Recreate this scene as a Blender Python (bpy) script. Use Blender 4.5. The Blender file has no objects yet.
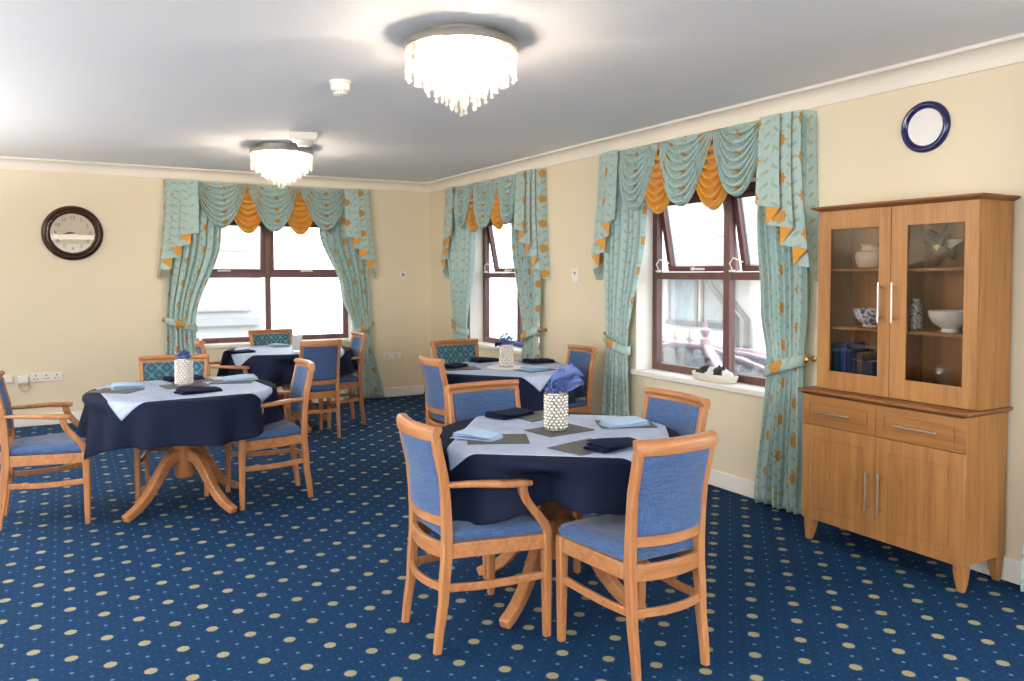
import bpy, math, random
from math import sin, cos, pi, radians, sqrt, atan2, exp
from mathutils import Vector as V
SC = bpy.context.scene
COL = SC.collection
RND = random.Random(7)
XR, YB, ZC = 4.0, 9.08, 2.62           # right wall, back wall, ceiling
XL, YR = -2.8, -3.2                    # left wall, rear wall (behind the camera)

# ------------------------------------------------------------------ mesh kit
class MB:
    def __init__(s):
        s.v = []; s.f = []; s.uv = {}; s.mi = {}
    def add(s, vs, fs):
        o = len(s.v); s.v += [tuple(p) for p in vs]
        s.f += [tuple(i + o for i in f) for f in fs]; return o
    def box(s, c, d, rz=0.0):
        cx, cy, cz = c; a, b, h = d[0] / 2, d[1] / 2, d[2] / 2
        ca, sa = cos(rz), sin(rz); vs = []
        for z in (-h, h):
            for x, y in ((-a, -b), (a, -b), (a, b), (-a, b)):
                vs.append((cx + x * ca - y * sa, cy + x * sa + y * ca, cz + z))
        s.add(vs, [(0, 3, 2, 1), (4, 5, 6, 7), (0, 1, 5, 4), (1, 2, 6, 5), (2, 3, 7, 6), (3, 0, 4, 7)])
        return s
    def span(s, a, b):
        return s.box([(p + q) / 2 for p, q in zip(a, b)], [abs(q - p) for p, q in zip(a, b)])
    def loft(s, loops, cap0=True, cap1=True, close=True):
        n = len(loops[0]); o = len(s.v)
        for L in loops: s.v += [tuple(p) for p in L]
        for i in range(len(loops) - 1):
            for j in range(n if close else n - 1):
                k = (j + 1) % n
                s.f.append((o + i * n + j, o + i * n + k, o + (i + 1) * n + k, o + (i + 1) * n + j))
        if cap0: s.f.append(tuple(o + j for j in reversed(range(n))))
        if cap1: s.f.append(tuple(o + (len(loops) - 1) * n + j for j in range(n)))
        return s
    def sweep(s, path, prof, ref=(0, 0, 1), sc=None, cap=True):
        path = [V(p) for p in path]; ref = V(ref); loops = []
        for i, p in enumerate(path):
            t = (path[min(i + 1, len(path) - 1)] - path[max(i - 1, 0)]).normalized()
            sd = t.cross(ref).normalized(); nm = sd.cross(t)
            k = sc[i] if sc else (1, 1)
            if not isinstance(k, tuple): k = (k, k)
            loops.append([p + sd * (a * k[0]) + nm * (b * k[1]) for a, b in prof])
        return s.loft(loops, cap, cap)
    def tube(s, path, r, n=8, sc=None):
        path = [V(p) for p in path]
        t = (path[-1] - path[0]).normalized()
        ref = V((0, 0, 1)) if abs(t.z) < .8 else V((0, 1, 0))
        return s.sweep(path, [(r * cos(2 * pi * i / n), r * sin(2 * pi * i / n)) for i in range(n)], ref, sc)
    def lathe(s, prof, c=(0, 0, 0), n=28, cap0=True, cap1=True):
        loops = [[(c[0] + r * cos(2 * pi * j / n), c[1] + r * sin(2 * pi * j / n), c[2] + z) for j in range(n)] for r, z in prof]
        return s.loft(loops, cap0, cap1)
    def grid(s, fn, nu, nv, closeu=False, uvf=None):
        o = len(s.v); m = nu if closeu else nu + 1
        for j in range(nv + 1):
            for i in range(m):
                u, v = i / nu, j / nv
                s.v.append(tuple(fn(u, v)))
                if uvf: s.uv[len(s.v) - 1] = uvf(u, v)
        for j in range(nv):
            for i in range(nu):
                k = (i + 1) % m if closeu else i + 1
                s.f.append((o + j * m + i, o + j * m + k, o + (j + 1) * m + k, o + (j + 1) * m + i))
        return s
    def ball(s, c, r, nu=10, nv=6, sq=(1, 1, 1)):
        o = len(s.v)
        vs = [(c[0], c[1], c[2] + r * sq[2])]
        for j in range(1, nv):
            p = pi * j / nv
            for i in range(nu):
                a = 2 * pi * i / nu
                vs.append((c[0] + r * sq[0] * sin(p) * cos(a), c[1] + r * sq[1] * sin(p) * sin(a), c[2] + r * sq[2] * cos(p)))
        vs.append((c[0], c[1], c[2] - r * sq[2]))
        fs = [(0, 1 + i, 1 + (i + 1) % nu) for i in range(nu)]
        for j in range(nv - 2):
            for i in range(nu):
                k = (i + 1) % nu
                fs.append((1 + j * nu + i, 1 + (j + 1) * nu + i, 1 + (j + 1) * nu + k, 1 + j * nu + k))
        b = 1 + (nv - 2) * nu; e = len(vs) - 1
        fs += [(b + i, e, b + (i + 1) % nu) for i in range(nu)]
        s.add(vs, fs); return s
    def build(s, name, mat, parent=None, smooth=0, bevel=0, solid=0, off=0, mat2=None, seg=2, sub=0):
        me = bpy.data.meshes.new(name)
        me.from_pydata(s.v, [], s.f)
        me.materials.append(mat)
        if mat2: me.materials.append(mat2)
        if s.uv:
            L = me.uv_layers.new(name='UVMap')
            for lp in me.loops: L.data[lp.index].uv = s.uv.get(lp.vertex_index, (0, 0))
        for i_, k_ in s.mi.items(): me.polygons[i_].material_index = k_
        me.validate(); me.update()
        if smooth:
            me.shade_smooth()
            if smooth < 180: me.set_sharp_from_angle(angle=radians(smooth))
        o = bpy.data.objects.new(name, me); COL.objects.link(o)
        if parent: o.parent = parent
        if sub:
            m = o.modifiers.new('sub', 'SUBSURF'); m.levels = m.render_levels = sub
        if solid:
            m = o.modifiers.new('solid', 'SOLIDIFY'); m.thickness = solid; m.offset = off
        if bevel:
            m = o.modifiers.new('bev', 'BEVEL'); m.width = bevel; m.segments = seg; m.limit_method = 'ANGLE'; m.angle_limit = radians(35)
            m.harden_normals = False
            if not smooth:
                me.shade_smooth(); me.set_sharp_from_angle(angle=radians(50))
        return o

def empty(name, loc, rz=0.0):
    o = bpy.data.objects.new(name, None); COL.objects.link(o)
    o.location = loc; o.rotation_euler = (0, 0, rz); o.empty_display_size = .1
    return o
def tag(o, label, cat, group=None):
    o['label'] = label; o['category'] = cat
    if group: o['group'] = group
    return o
def thing(name, label, cat, loc, rz=0.0, group=None):
    return tag(empty(name, loc, rz), label, cat, group)
def struct(o, label=None):
    o['kind'] = 'structure'
    if label: o['label'] = label
    return o
def dup(root, loc, rz, label, group=None):
    r = root.copy(); COL.objects.link(r); r.location = loc; r.rotation_euler = (0, 0, rz); r['label'] = label
    if group: r['group'] = group
    for ch in list(root.children):
        c = ch.copy(); COL.objects.link(c); c.parent = r
        for g in list(ch.children):
            d = g.copy(); COL.objects.link(d); d.parent = c
    return r
def lin(c): return c / 12.92 if c <= .04045 else ((c + .055) / 1.055) ** 2.4
def rgb(r, g, b): return (lin(r / 255), lin(g / 255), lin(b / 255), 1)
def cubic(pts, n):
    p = [V(q) for q in pts]; r = []
    for i in range(n + 1):
        t = i / n
        r.append(p[0] * (1 - t) ** 3 + p[1] * 3 * t * (1 - t) ** 2 + p[2] * 3 * t * t * (1 - t) + p[3] * t ** 3)
    return r
def sm(a, b, x):
    t = max(0, min(1, (x - a) / (b - a))); return t * t * (3 - 2 * t)
def table(pts, x):                       # smooth interpolation through (x, y) pairs, x ascending
    if x <= pts[0][0]: return pts[0][1]
    for (a, ya), (b, yb) in zip(pts, pts[1:]):
        if x <= b: return ya + (yb - ya) * sm(a, b, x)
    return pts[-1][1]
RECT = lambda w, h: [(-w / 2, -h / 2), (w / 2, -h / 2), (w / 2, h / 2), (-w / 2, h / 2)]

# ------------------------------------------------------------------ materials
class NT:
    def __init__(s, name):
        s.m = bpy.data.materials.new(name); s.m.use_nodes = True
        s.t = s.m.node_tree; s.n = s.t.nodes; s.l = s.t.links
        s.b = s.n['Principled BSDF']; s.out = s.n['Material Output']
    def put(s, sock, val):
        if hasattr(val, 'is_output') or isinstance(val, bpy.types.NodeSocket): s.l.new(val, sock)
        else: sock.default_value = val
    def math(s, op, a, b=None, c=None):
        n = s.n.new('ShaderNodeMath'); n.operation = op
        for i, q in enumerate((a, b, c)):
            if q is not None: s.put(n.inputs[i], q)
        return n.outputs[0]
    def mix(s, f, a, b):
        n = s.n.new('ShaderNodeMix'); n.data_type = 'RGBA'
        s.put(n.inputs[0], f); s.put(n.inputs[6], a); s.put(n.inputs[7], b); return n.outputs[2]
    def coord(s, kind='Object'):
        return s.n.new('ShaderNodeTexCoord').outputs[kind]
    def xyz(s, v):
        n = s.n.new('ShaderNodeSeparateXYZ'); s.l.new(v, n.inputs[0]); return n.outputs
    def scale(s, v, k):
        n = s.n.new('ShaderNodeMapping'); s.l.new(v, n.inputs[0]); n.inputs['Scale'].default_value = k; return n.outputs[0]
    def noise(s, v, sc, detail=3, rough=.55, dist=0):
        n = s.n.new('ShaderNodeTexNoise'); s.l.new(v, n.inputs['Vector']); n.inputs['Scale'].default_value = sc
        n.inputs['Detail'].default_value = detail; n.inputs['Roughness'].default_value = rough; n.inputs['Distortion'].default_value = dist
        return n.outputs[0]
    def step(s, x, lo, hi):
        n = s.n.new('ShaderNodeMapRange'); s.put(n.inputs[0], x); n.inputs[1].default_value = lo; n.inputs[2].default_value = hi
        n.inputs[3].default_value = 0; n.inputs[4].default_value = 1; n.interpolation_type = 'SMOOTHSTEP'; return n.outputs[0]
    def bump(s, h, st=.3, d=.01):
        n = s.n.new('ShaderNodeBump'); n.inputs['Strength'].default_value = st; n.inputs['Distance'].default_value = d
        s.l.new(h, n.inputs['Height']); s.l.new(n.outputs[0], s.b.inputs['Normal'])
    def set(s, col=None, rough=.6, metal=0, spec=None, sheen=0, trans=0, ior=None):
        if col is not None: s.put(s.b.inputs['Base Color'], col)
        s.b.inputs['Roughness'].default_value = rough; s.b.inputs['Metallic'].default_value = metal
        if spec is not None: s.b.inputs['Specular IOR Level'].default_value = spec
        if sheen: s.b.inputs['Sheen Weight'].default_value = sheen; s.b.inputs['Sheen Roughness'].default_value = .5
        if trans: s.b.inputs['Transmission Weight'].default_value = trans
        if ior: s.b.inputs['IOR'].default_value = ior
        return s
def plain(name, c, rough=.6, metal=0, spec=None, var=.06, sc=30, bump=0, sheen=0):
    t = NT(name); v = t.coord()
    n = t.noise(v, sc)
    d = tuple(x * (1 - var) for x in c[:3]) + (1,); e = tuple(min(1, x * (1 + var)) for x in c[:3]) + (1,)
    t.set(t.mix(n, d, e), rough, metal, spec, sheen)
    if bump: t.bump(n, bump, .004)
    return t.m
def wood(name, c1, c2, rough=.42, axis=2, sc=9):
    t = NT(name); k = [1.0, 1.0, 1.0]; k[axis] = .07
    v = t.scale(t.coord(), tuple(k))
    a = t.noise(v, sc * 6, 4, .6, .6); b = t.noise(v, sc, 2, .5, 1.5)
    f = t.math('ADD', t.math('MULTIPLY', a, .55), t.math('MULTIPLY', b, .45))
    t.set(t.mix(t.step(f, .32, .68), c1, c2), rough, 0, .4); t.bump(a, .06, .002); return t.m
def fabric(name, c1, c2, sc=420, rough=.95):
    t = NT(name); x, y, z = t.xyz(t.coord())
    v = t.coord(); s1 = t.scale(v, (1, 1, .04)); s2 = t.scale(v, (.04, .04, 1))
    n = t.math('ADD', t.math('MULTIPLY', t.noise(s1, sc, 1), .5), t.math('MULTIPLY', t.noise(s2, sc, 1), .5))
    t.set(t.mix(t.step(n, .36, .64), c1, c2), rough, 0, .2, .25); t.bump(n, .15, .002); return t.m

M = {}
M['wall'] = plain('cream_paint', rgb(222, 209, 183), .75, spec=.25, var=.015, sc=3)
M['ceil'] = plain('ceiling_paint', rgb(243, 244, 247), .85, spec=.2, var=.01, sc=2)
M['white'] = plain('white_gloss_paint', rgb(238, 232, 224), .45, var=.01)
M['cove'] = plain('cove_paint', rgb(232, 224, 212), .7, var=.01)
M['plastic'] = plain('white_plastic', rgb(232, 226, 216), .35, var=.01)
M['beech'] = wood('beech_wood', rgb(152, 96, 58), rgb(182, 128, 84), .36)
M['beechx'] = wood('beech_wood_rail', rgb(152, 96, 58), rgb(182, 128, 84), .34, 0)
M['oak'] = wood('oak_veneer', rgb(140, 94, 50), rgb(168, 120, 70), .42, 2, 7)
M['oakx'] = wood('oak_veneer_long', rgb(136, 90, 46), rgb(162, 114, 64), .42, 0, 7)
M['oakdark'] = wood('oak_edge', rgb(112, 72, 38), rgb(138, 92, 52), .4, 0, 7)
M['blue'] = fabric('blue_weave', rgb(46, 70, 110), rgb(72, 99, 142))
M['navy'] = plain('navy_cloth', rgb(20, 26, 46), .9, spec=.1, var=.12, sc=60)
M['napnavy'] = plain('navy_napkin_cloth', rgb(22, 29, 52), .9, spec=.1, var=.12, sc=80)
M['naplight'] = plain('pale_blue_napkin_cloth', rgb(166, 189, 217), .9, spec=.2, var=.05, sc=80)
M['slate'] = plain('slate', rgb(72, 74, 74), .55, var=.12, sc=40, bump=.1)
M['brown'] = wood('mahogany_upvc', rgb(88, 58, 56), rgb(110, 76, 72), .35, 2, 6)
M['steel'] = plain('brushed_steel', rgb(186, 180, 172), .36, 1, var=.04, sc=60)
M['brass'] = plain('aged_brass', rgb(178, 132, 70), .35, 1, var=.08)
M['clockrim'] = wood('dark_wood', rgb(34, 18, 14), rgb(58, 32, 24), .3, 0, 10)
M['black'] = plain('black_metal', rgb(30, 30, 32), .5, .2)
M['ceramic'] = plain('white_ceramic', rgb(226, 222, 216), .18, var=.02)
M['pot'] = plain('stoneware', rgb(205, 186, 166), .3, var=.1, sc=12)
M['silver'] = plain('silver_foil', rgb(196, 186, 166), .25, 1, var=.1, sc=20)
M['gold'] = plain('gold_lining', rgb(206, 142, 42), .6, spec=.4, var=.1, sc=40, sheen=.2)
M['flower'] = plain('blue_petals', rgb(72, 94, 152), .8, var=.3, sc=60)
M['ribbon'] = plain('blue_ribbon', rgb(84, 100, 154), .6, var=.2, sc=30)
M['renderwall'] = plain('white_render', rgb(232, 232, 232), .9, var=.02, sc=4)
M['greyglass'] = plain('window_glass_dark', rgb(172, 180, 186), .1, var=.1)
M['greyplas'] = plain('grey_plastic', rgb(128, 130, 134), .5)
M['wicker'] = plain('white_wicker', rgb(226, 220, 208), .7, var=.15, sc=140, bump=.5)
M['lightgrey'] = plain('pale_grey_plaque', rgb(226, 222, 220), .35, var=.02)
M['navygloss'] = plain('navy_gloss', rgb(18, 26, 78), .12, var=.06)
M['paper'] = plain('white_paper', rgb(238, 238, 236), .8, var=.02)

def card_mat():
    t = NT('thin_card'); tr = t.n.new('ShaderNodeBsdfTranslucent'); tr.inputs[0].default_value = (.9, .9, .88, 1)
    mx = t.n.new('ShaderNodeMixShader'); mx.inputs[0].default_value = .5; t.set((.85, .85, .84, 1), .7)
    t.l.new(t.b.outputs[0], mx.inputs[1]); t.l.new(tr.outputs[0], mx.inputs[2]); t.l.new(mx.outputs[0], t.out.inputs[0]); return t.m
M['card'] = card_mat()
def overlay_mat():
    t = NT('pale_blue_satin'); v = t.coord()
    a = t.noise(t.scale(v, (1, .15, 1)), 60, 3); b = t.noise(v, 9, 3)
    f = t.math('ADD', t.math('MULTIPLY', a, .4), t.math('MULTIPLY', b, .6))
    t.set(t.mix(t.step(f, .3, .7), rgb(150, 164, 196), rgb(178, 190, 214)), .55, 0, .4); t.bump(b, .15, .01); return t.m
M['overlay'] = overlay_mat()

def trellis_mat():
    t = NT('teal_trellis_fabric'); x, y, z = t.xyz(t.coord())
    k = 2 * pi / .098
    c = t.math('ADD', t.math('COSINE', t.math('MULTIPLY', x, k)), t.math('COSINE', t.math('MULTIPLY', z, k)))
    a = t.math('ABSOLUTE', c)
    ln = t.math('SUBTRACT', 1.0, t.step(a, .16, .42))
    dot = t.step(a, 1.55, 1.8)
    f = t.math('MAXIMUM', ln, t.math('MULTIPLY', dot, .6))
    t.set(t.mix(f, rgb(44, 82, 100), rgb(94, 130, 132)), .9, 0, .2, .2); return t.m
M['trellis'] = trellis_mat()

def carpet_mat():
    t = NT('blue_dotted_carpet'); p = t.coord('Object'); x, y, z = t.xyz(p)
    dx = t.math('SUBTRACT', x, 2.217); dy = t.math('SUBTRACT', y, 2.056)
    u = t.math('DIVIDE', t.math('ADD', dx, dy), .26); w = t.math('DIVIDE', t.math('SUBTRACT', dx, dy), .26)
    L = .1838
    def cell(k, ou=0.0, ow=0.0):                  # distance in metres to the nearest point of a lattice k times as dense
        r = []
        for q, o in ((u, ou), (w, ow)):
            s = t.math('ADD', t.math('MULTIPLY', q, k), .5 + o)
            r.append(t.math('SUBTRACT', t.math('FRACT', s), .5))
        d = t.math('SQRT', t.math('ADD', t.math('POWER', r[0], 2.0), t.math('POWER', r[1], 2.0)))
        return t.math('MULTIPLY', d, L / k), r
    d1, r1 = cell(1.0)
    ang = t.math('ARCTAN2', r1[0], r1[1])
    pet = t.math('MULTIPLY', t.math('COSINE', t.math('MULTIPLY', ang, 10.0)), .0012)
    n = t.noise(p, 420, 2); nb = t.noise(p, 90, 2)
    d1n = t.math('ADD', d1, pet)
    big = t.math('SUBTRACT', 1.0, t.step(d1n, .0215, .0255))
    d2, _ = cell(2.0)
    small = t.math('SUBTRACT', 1.0, t.step(d2, .0062, .0092))
    d4, _ = cell(4.0, .5, .5)
    tiny = t.math('MULTIPLY', t.math('SUBTRACT', 1.0, t.step(d4, .003, .0055)), .45)
    base = t.mix(t.step(nb, .3, .7), rgb(3, 36, 67), rgb(7, 48, 87))
    base = t.mix(t.step(n, .35, .65), base, rgb(6, 43, 76))
    c = t.mix(tiny, base, rgb(44, 92, 138))
    c = t.mix(t.math('MULTIPLY', small, .8), c, rgb(96, 124, 142))
    ring = t.math('MULTIPLY', t.step(t.math('COSINE', t.math('MULTIPLY', d1, 900.0)), -.2, .9), .45)
    ring = t.math('MULTIPLY', ring, t.step(n, .4, .6))
    bc = t.mix(ring, rgb(150, 142, 110), rgb(92, 100, 90))
    c = t.mix(big, c, bc)
    t.set(c, .88, 0, .13); t.bump(n, .35, .004); return t.m
M['carpet'] = carpet_mat()

def curtain_mat(name='green_floral_curtain', k=1.0):
    t = NT(name); uv = t.coord('UV'); x, y, z = t.xyz(uv)
    def lattice(px, py, ox, oy, stag=.5):
        a = t.math('ADD', t.math('DIVIDE', x, px), ox)
        col = t.math('FLOOR', a)
        b = t.math('ADD', t.math('ADD', t.math('DIVIDE', y, py), oy), t.math('MULTIPLY', col, stag))
        fx = t.math('MULTIPLY', t.math('SUBTRACT', t.math('FRACT', a), .5), px)
        fy = t.math('MULTIPLY', t.math('SUBTRACT', t.math('FRACT', b), .5), py)
        return fx, fy
    fx, fy = lattice(.29, .235, .3, .1)
    r = t.math('SQRT', t.math('ADD', t.math('POWER', fx, 2.0), t.math('POWER', fy, 2.0)))
    an = t.math('ARCTAN2', fx, fy)
    rad = t.math('ADD', .04, t.math('MULTIPLY', t.math('COSINE', t.math('MULTIPLY', an, 8.0)), .0045))
    fl = t.math('SUBTRACT', 1.0, t.step(t.math('SUBTRACT', r, rad), -.006, .004))
    inner = t.math('MULTIPLY', t.step(t.math('COSINE', t.math('MULTIPLY', r, 420.0)), .1, .9), .6)
    def leaf(px, py, ox, oy, ca, sa, ln, wd):
        gx, gy = lattice(px, py, ox, oy)
        lx = t.math('ADD', t.math('MULTIPLY', gx, ca), t.math('MULTIPLY', gy, sa))
        ly = t.math('SUBTRACT', t.math('MULTIPLY', gy, ca), t.math('MULTIPLY', gx, sa))
        e = t.math('ADD', t.math('POWER', t.math('DIVIDE', lx, ln), 2.0), t.math('POWER', t.math('DIVIDE', ly, wd), 2.0))
        return t.math('SUBTRACT', 1.0, t.step(e, .7, 1.15))
    l1 = leaf(.11, .0783, .0, .25, .8, .6, .026, .010)
    l2 = leaf(.11, .1175, .5, .6, .7, -.71, .024, .009)
    l3 = leaf(.0733, .094, .15, .4, .3, .95, .018, .007)
    base = t.mix(t.noise(t.scale(uv, (1, .2, 1)), 40, 2), rgb(166, 193, 190), rgb(188, 211, 207))
    c = t.mix(t.math('MULTIPLY', l1, .55), base, rgb(150, 152, 98))
    c = t.mix(t.math('MULTIPLY', l2, .5), c, rgb(118, 154, 128))
    c = t.mix(t.math('MULTIPLY', l3, .4), c, rgb(166, 164, 112))
    c = t.mix(fl, c, t.mix(inner, rgb(200, 152, 76), rgb(162, 112, 56)))
    t.set(c, .7, 0, .3, .15)
    # thin lined cloth lets a little daylight through
    tr = t.n.new('ShaderNodeBsdfTranslucent'); t.l.new(c, tr.inputs['Color'])
    mx = t.n.new('ShaderNodeMixShader'); mx.inputs[0].default_value = .18
    t.l.new(t.b.outputs[0], mx.inputs[1]); t.l.new(tr.outputs[0], mx.inputs[2]); t.l.new(mx.outputs[0], t.out.inputs[0])
    return t.m
M['curtain'] = curtain_mat()

def glass_mat(name, tint=(1, 1, 1, 1), refl=.5, fac=None):
    t = NT(name)
    tr = t.n.new('ShaderNodeBsdfTransparent'); tr.inputs[0].default_value = tint
    gl = t.n.new('ShaderNodeBsdfGlossy'); gl.inputs['Roughness'].default_value = .02
    mx = t.n.new('ShaderNodeMixShader')
    if fac is None:
        fr = t.n.new('ShaderNodeFresnel'); fr.inputs[0].default_value = 1.45
        t.l.new(t.math('MULTIPLY', fr.outputs[0], refl), mx.inputs[0])
    else: mx.inputs[0].default_value = fac
    t.l.new(tr.outputs[0], mx.inputs[1]); t.l.new(gl.outputs[0], mx.inputs[2]); t.l.new(mx.outputs[0], t.out.inputs[0])
    return t.m
M['glass'] = glass_mat('window_glass', (.97, .98, .98, 1), .6)
M['cabglass'] = glass_mat('cabinet_glass', (.9, .88, .86, 1), .9)
M['clockglass'] = glass_mat('clock_glass', (.96, .95, .94, 1), .5)
M['roofglass'] = glass_mat('roof_glass', (.72, .86, .95, 1), 1.2)
M['clear'] = glass_mat('clear_glass_ornament', (.85, .86, .88, 1), 2.2)
def crystal_mat():
    t = NT('cut_crystal')
    tr = t.n.new('ShaderNodeBsdfTransparent'); tr.inputs[0].default_value = (1, .98, .95, 1)
    gl = t.n.new('ShaderNodeBsdfGlossy'); gl.inputs['Roughness'].default_value = .08
    tl = t.n.new('ShaderNodeBsdfTranslucent'); tl.inputs[0].default_value = (1, .95, .88, 1)
    df = t.n.new('ShaderNodeBsdfDiffuse'); df.inputs[0].default_value = (.95, .92, .88, 1)
    m1 = t.n.new('ShaderNodeMixShader'); m1.inputs[0].default_value = .5
    m2 = t.n.new('ShaderNodeMixShader'); m2.inputs[0].default_value = .62
    m3 = t.n.new('ShaderNodeMixShader'); m3.inputs[0].default_value = .3
    t.l.new(tl.outputs[0], m1.inputs[1]); t.l.new(df.outputs[0], m1.inputs[2])
    t.l.new(m1.outputs[0], m2.inputs[1]); t.l.new(gl.outputs[0], m2.inputs[2])
    t.l.new(tr.outputs[0], m3.inputs[1]); t.l.new(m2.outputs[0], m3.inputs[2]); t.l.new(m3.outputs[0], t.out.inputs[0])
    return t.m
M['crystal'] = crystal_mat()
M['bead'] = NT('mirror_beads').set(rgb(236, 230, 220), .16, .6).m
def emis(name, c, s):
    t = NT(name); e = t.n.new('ShaderNodeEmission'); e.inputs[0].default_value = c; e.inputs[1].default_value = s
    t.l.new(e.outputs[0], t.out.inputs[0]); return t.m
BULB = 330.0
UPW = 250.0
M['bulb'] = emis('warm_bulb', (1, .84, .66, 1), BULB)
M['tubelamp'] = emis('fluorescent_tube', (1, .97, .92, 1), 16.0)

def tile_mat():
    t = NT('grey_roof_tiles'); x, y, z = t.xyz(t.coord())
    c = t.math('FRACT', t.math('MULTIPLY', z, 6.0))
    ln = t.math('SUBTRACT', 1.0, t.step(c, .06, .16))
    t.set(t.mix(ln, rgb(160, 164, 168), rgb(126, 132, 138)), .8); return t.m
M['rooftile'] = tile_mat()
M['greyrender'] = plain('grey_render', rgb(150, 152, 154), .9, var=.03, sc=4)
M['paving'] = plain('pale_paving', rgb(190, 188, 182), .9, sc=2)
def checks(name, base, ink, k=34, lo=.52, hi=.6):
    t = NT(name); v = t.coord(); n = t.noise(v, k, 2, .6, 1.2)
    t.set(t.mix(t.step(n, lo, hi), base, ink), .2); return t.m
M['bluewhite'] = checks('blue_patterned_china', rgb(228, 226, 224), rgb(70, 90, 150))
M['dotvase'] = checks('speckled_china', rgb(206, 206, 200), rgb(54, 74, 74), 90, .5, .55)
def cat_mat():
    t = NT('black_white_fur'); x, y, z = t.xyz(t.coord()); v = t.coord()
    n = t.math('MULTIPLY', t.math('SUBTRACT', t.noise(v, 30, 2), .5), .05)
    a = t.math('ADD', x, n)
    p1 = t.math('MULTIPLY', t.step(a, -.03, -.02), t.math('SUBTRACT', 1.0, t.step(a, .02, .03)))
    p2 = t.step(a, .1, .112)
    low = t.math('SUBTRACT', 1.0, t.step(t.math('ADD', z, n), .03, .04))
    f = t.math('MAXIMUM', t.math('MAXIMUM', p1, p2), low)
    t.set(t.mix(f, rgb(32, 34, 38), rgb(228, 224, 218)), .9); t.bump(t.noise(v, 220, 2), .5, .006); return t.m
M['cat'] = cat_mat()
def book(c): return plain('book_cloth', rgb(*c), .6, var=.1, sc=80)
for k_ in ('glass', 'clear', 'roofglass', 'cabglass', 'clockglass', 'crystal'):
    M[k_].use_backface_culling = False

# ------------------------------------------------------------------ room shell
WT = .25
def wall(name, L0, L1, holes, loc, rz, H=ZC):
    """local x along the wall, y outward, z up; holes = (x0, x1, z0, z1)"""
    mb = MB(); x = L0
    for a, b, z0, z1 in sorted(holes):
        mb.span((x, 0, 0), (a, WT, H)); mb.span((a, 0, 0), (b, WT, z0)); mb.span((a, 0, z1), (b, WT, H)); x = b
    mb.span((x, 0, 0), (L1, WT, H))
    o = mb.build(name, M['wall']); o.location = loc; o.rotation_euler = (0, 0, rz); return struct(o)
RZ = -pi / 2
# window openings: (centre along the wall, width)
W1, W2, W3 = (-4.185, 1.65), (-7.235, 1.5), (2.055, 1.88)
WZ0, WZ1 = .69, 2.14
hole = lambda c, w: (c - w / 2, c + w / 2, WZ0, WZ1)
wall('wall_right', -YB - WT, -YR + WT, [hole(*W1), hole(*W2), hole(-1.1, 1.2)], (XR, 0, 0), RZ)
wall('wall_back', XL - WT, XR, [hole(*W3)], (0, YB, 0), 0)
wall('wall_left', YR - WT, YB, [(-1.8, 1.0, .3, 2.3), (2.2, 5.0, .3, 2.3)], (XL, 0, 0), pi / 2)  # unseen openings, added to let in fill daylight
wall('wall_rear', -XR, -XL, [(-2.6, 1.6, .3, 2.2)], (0, YR, 0), pi)  # opening behind the viewer, added for more fill light
fl = MB().span((XL - WT, YR - WT, -.1), (XR + WT, YB + WT, 0)).build('floor', M['carpet']); struct(fl)
ce = MB().span((XL - WT, YR - WT, ZC), (XR + WT, YB + WT, ZC + .1)).build('ceiling', M['ceil']); struct(ce)
def cove(name, p0, p1, inward):
    prof = []; mb = MB(); r = .1
    pts = [(0, -.11), (.012, -.11), (.014, -.1)] + [(.014 + .082 * (1 - cos(a)), -.1 + .082 * sin(a)) for a in [i * pi / 2 / 8 for i in range(1, 9)]] + [(.1, -.014), (.104, 0), (0, 0)]
    loops = []
    for p in (p0, p1):
        loops.append([(p[0] + inward[0] * a, p[1] + inward[1] * a, ZC + b) for a, b in pts])
    mb.loft(loops); return struct(mb.build(name, M['cove'], smooth=30))
cove('trim_1', (XL, YB, 0), (XR, YB, 0), (0, -1))
cove('trim_2', (XR, YB, 0), (XR, YR, 0), (-1, 0))
cove('trim_3', (XL, YR, 0), (XL, YB, 0), (1, 0))
def skirting(name, a, b, wall_):
    o = MB().span(a, b).build(name, M['white'], bevel=.006); return struct(o)
skirting('baseboard_back', (XL, YB - .018, 0), (XR, YB, .115), 0)
skirting('baseboard_right', (XR - .018, YR, 0), (XR, YB - .018, .115), 0)
skirting('baseboard_left', (XL, YR, 0), (XL + .018, YB - .018, .115), 0)

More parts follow.
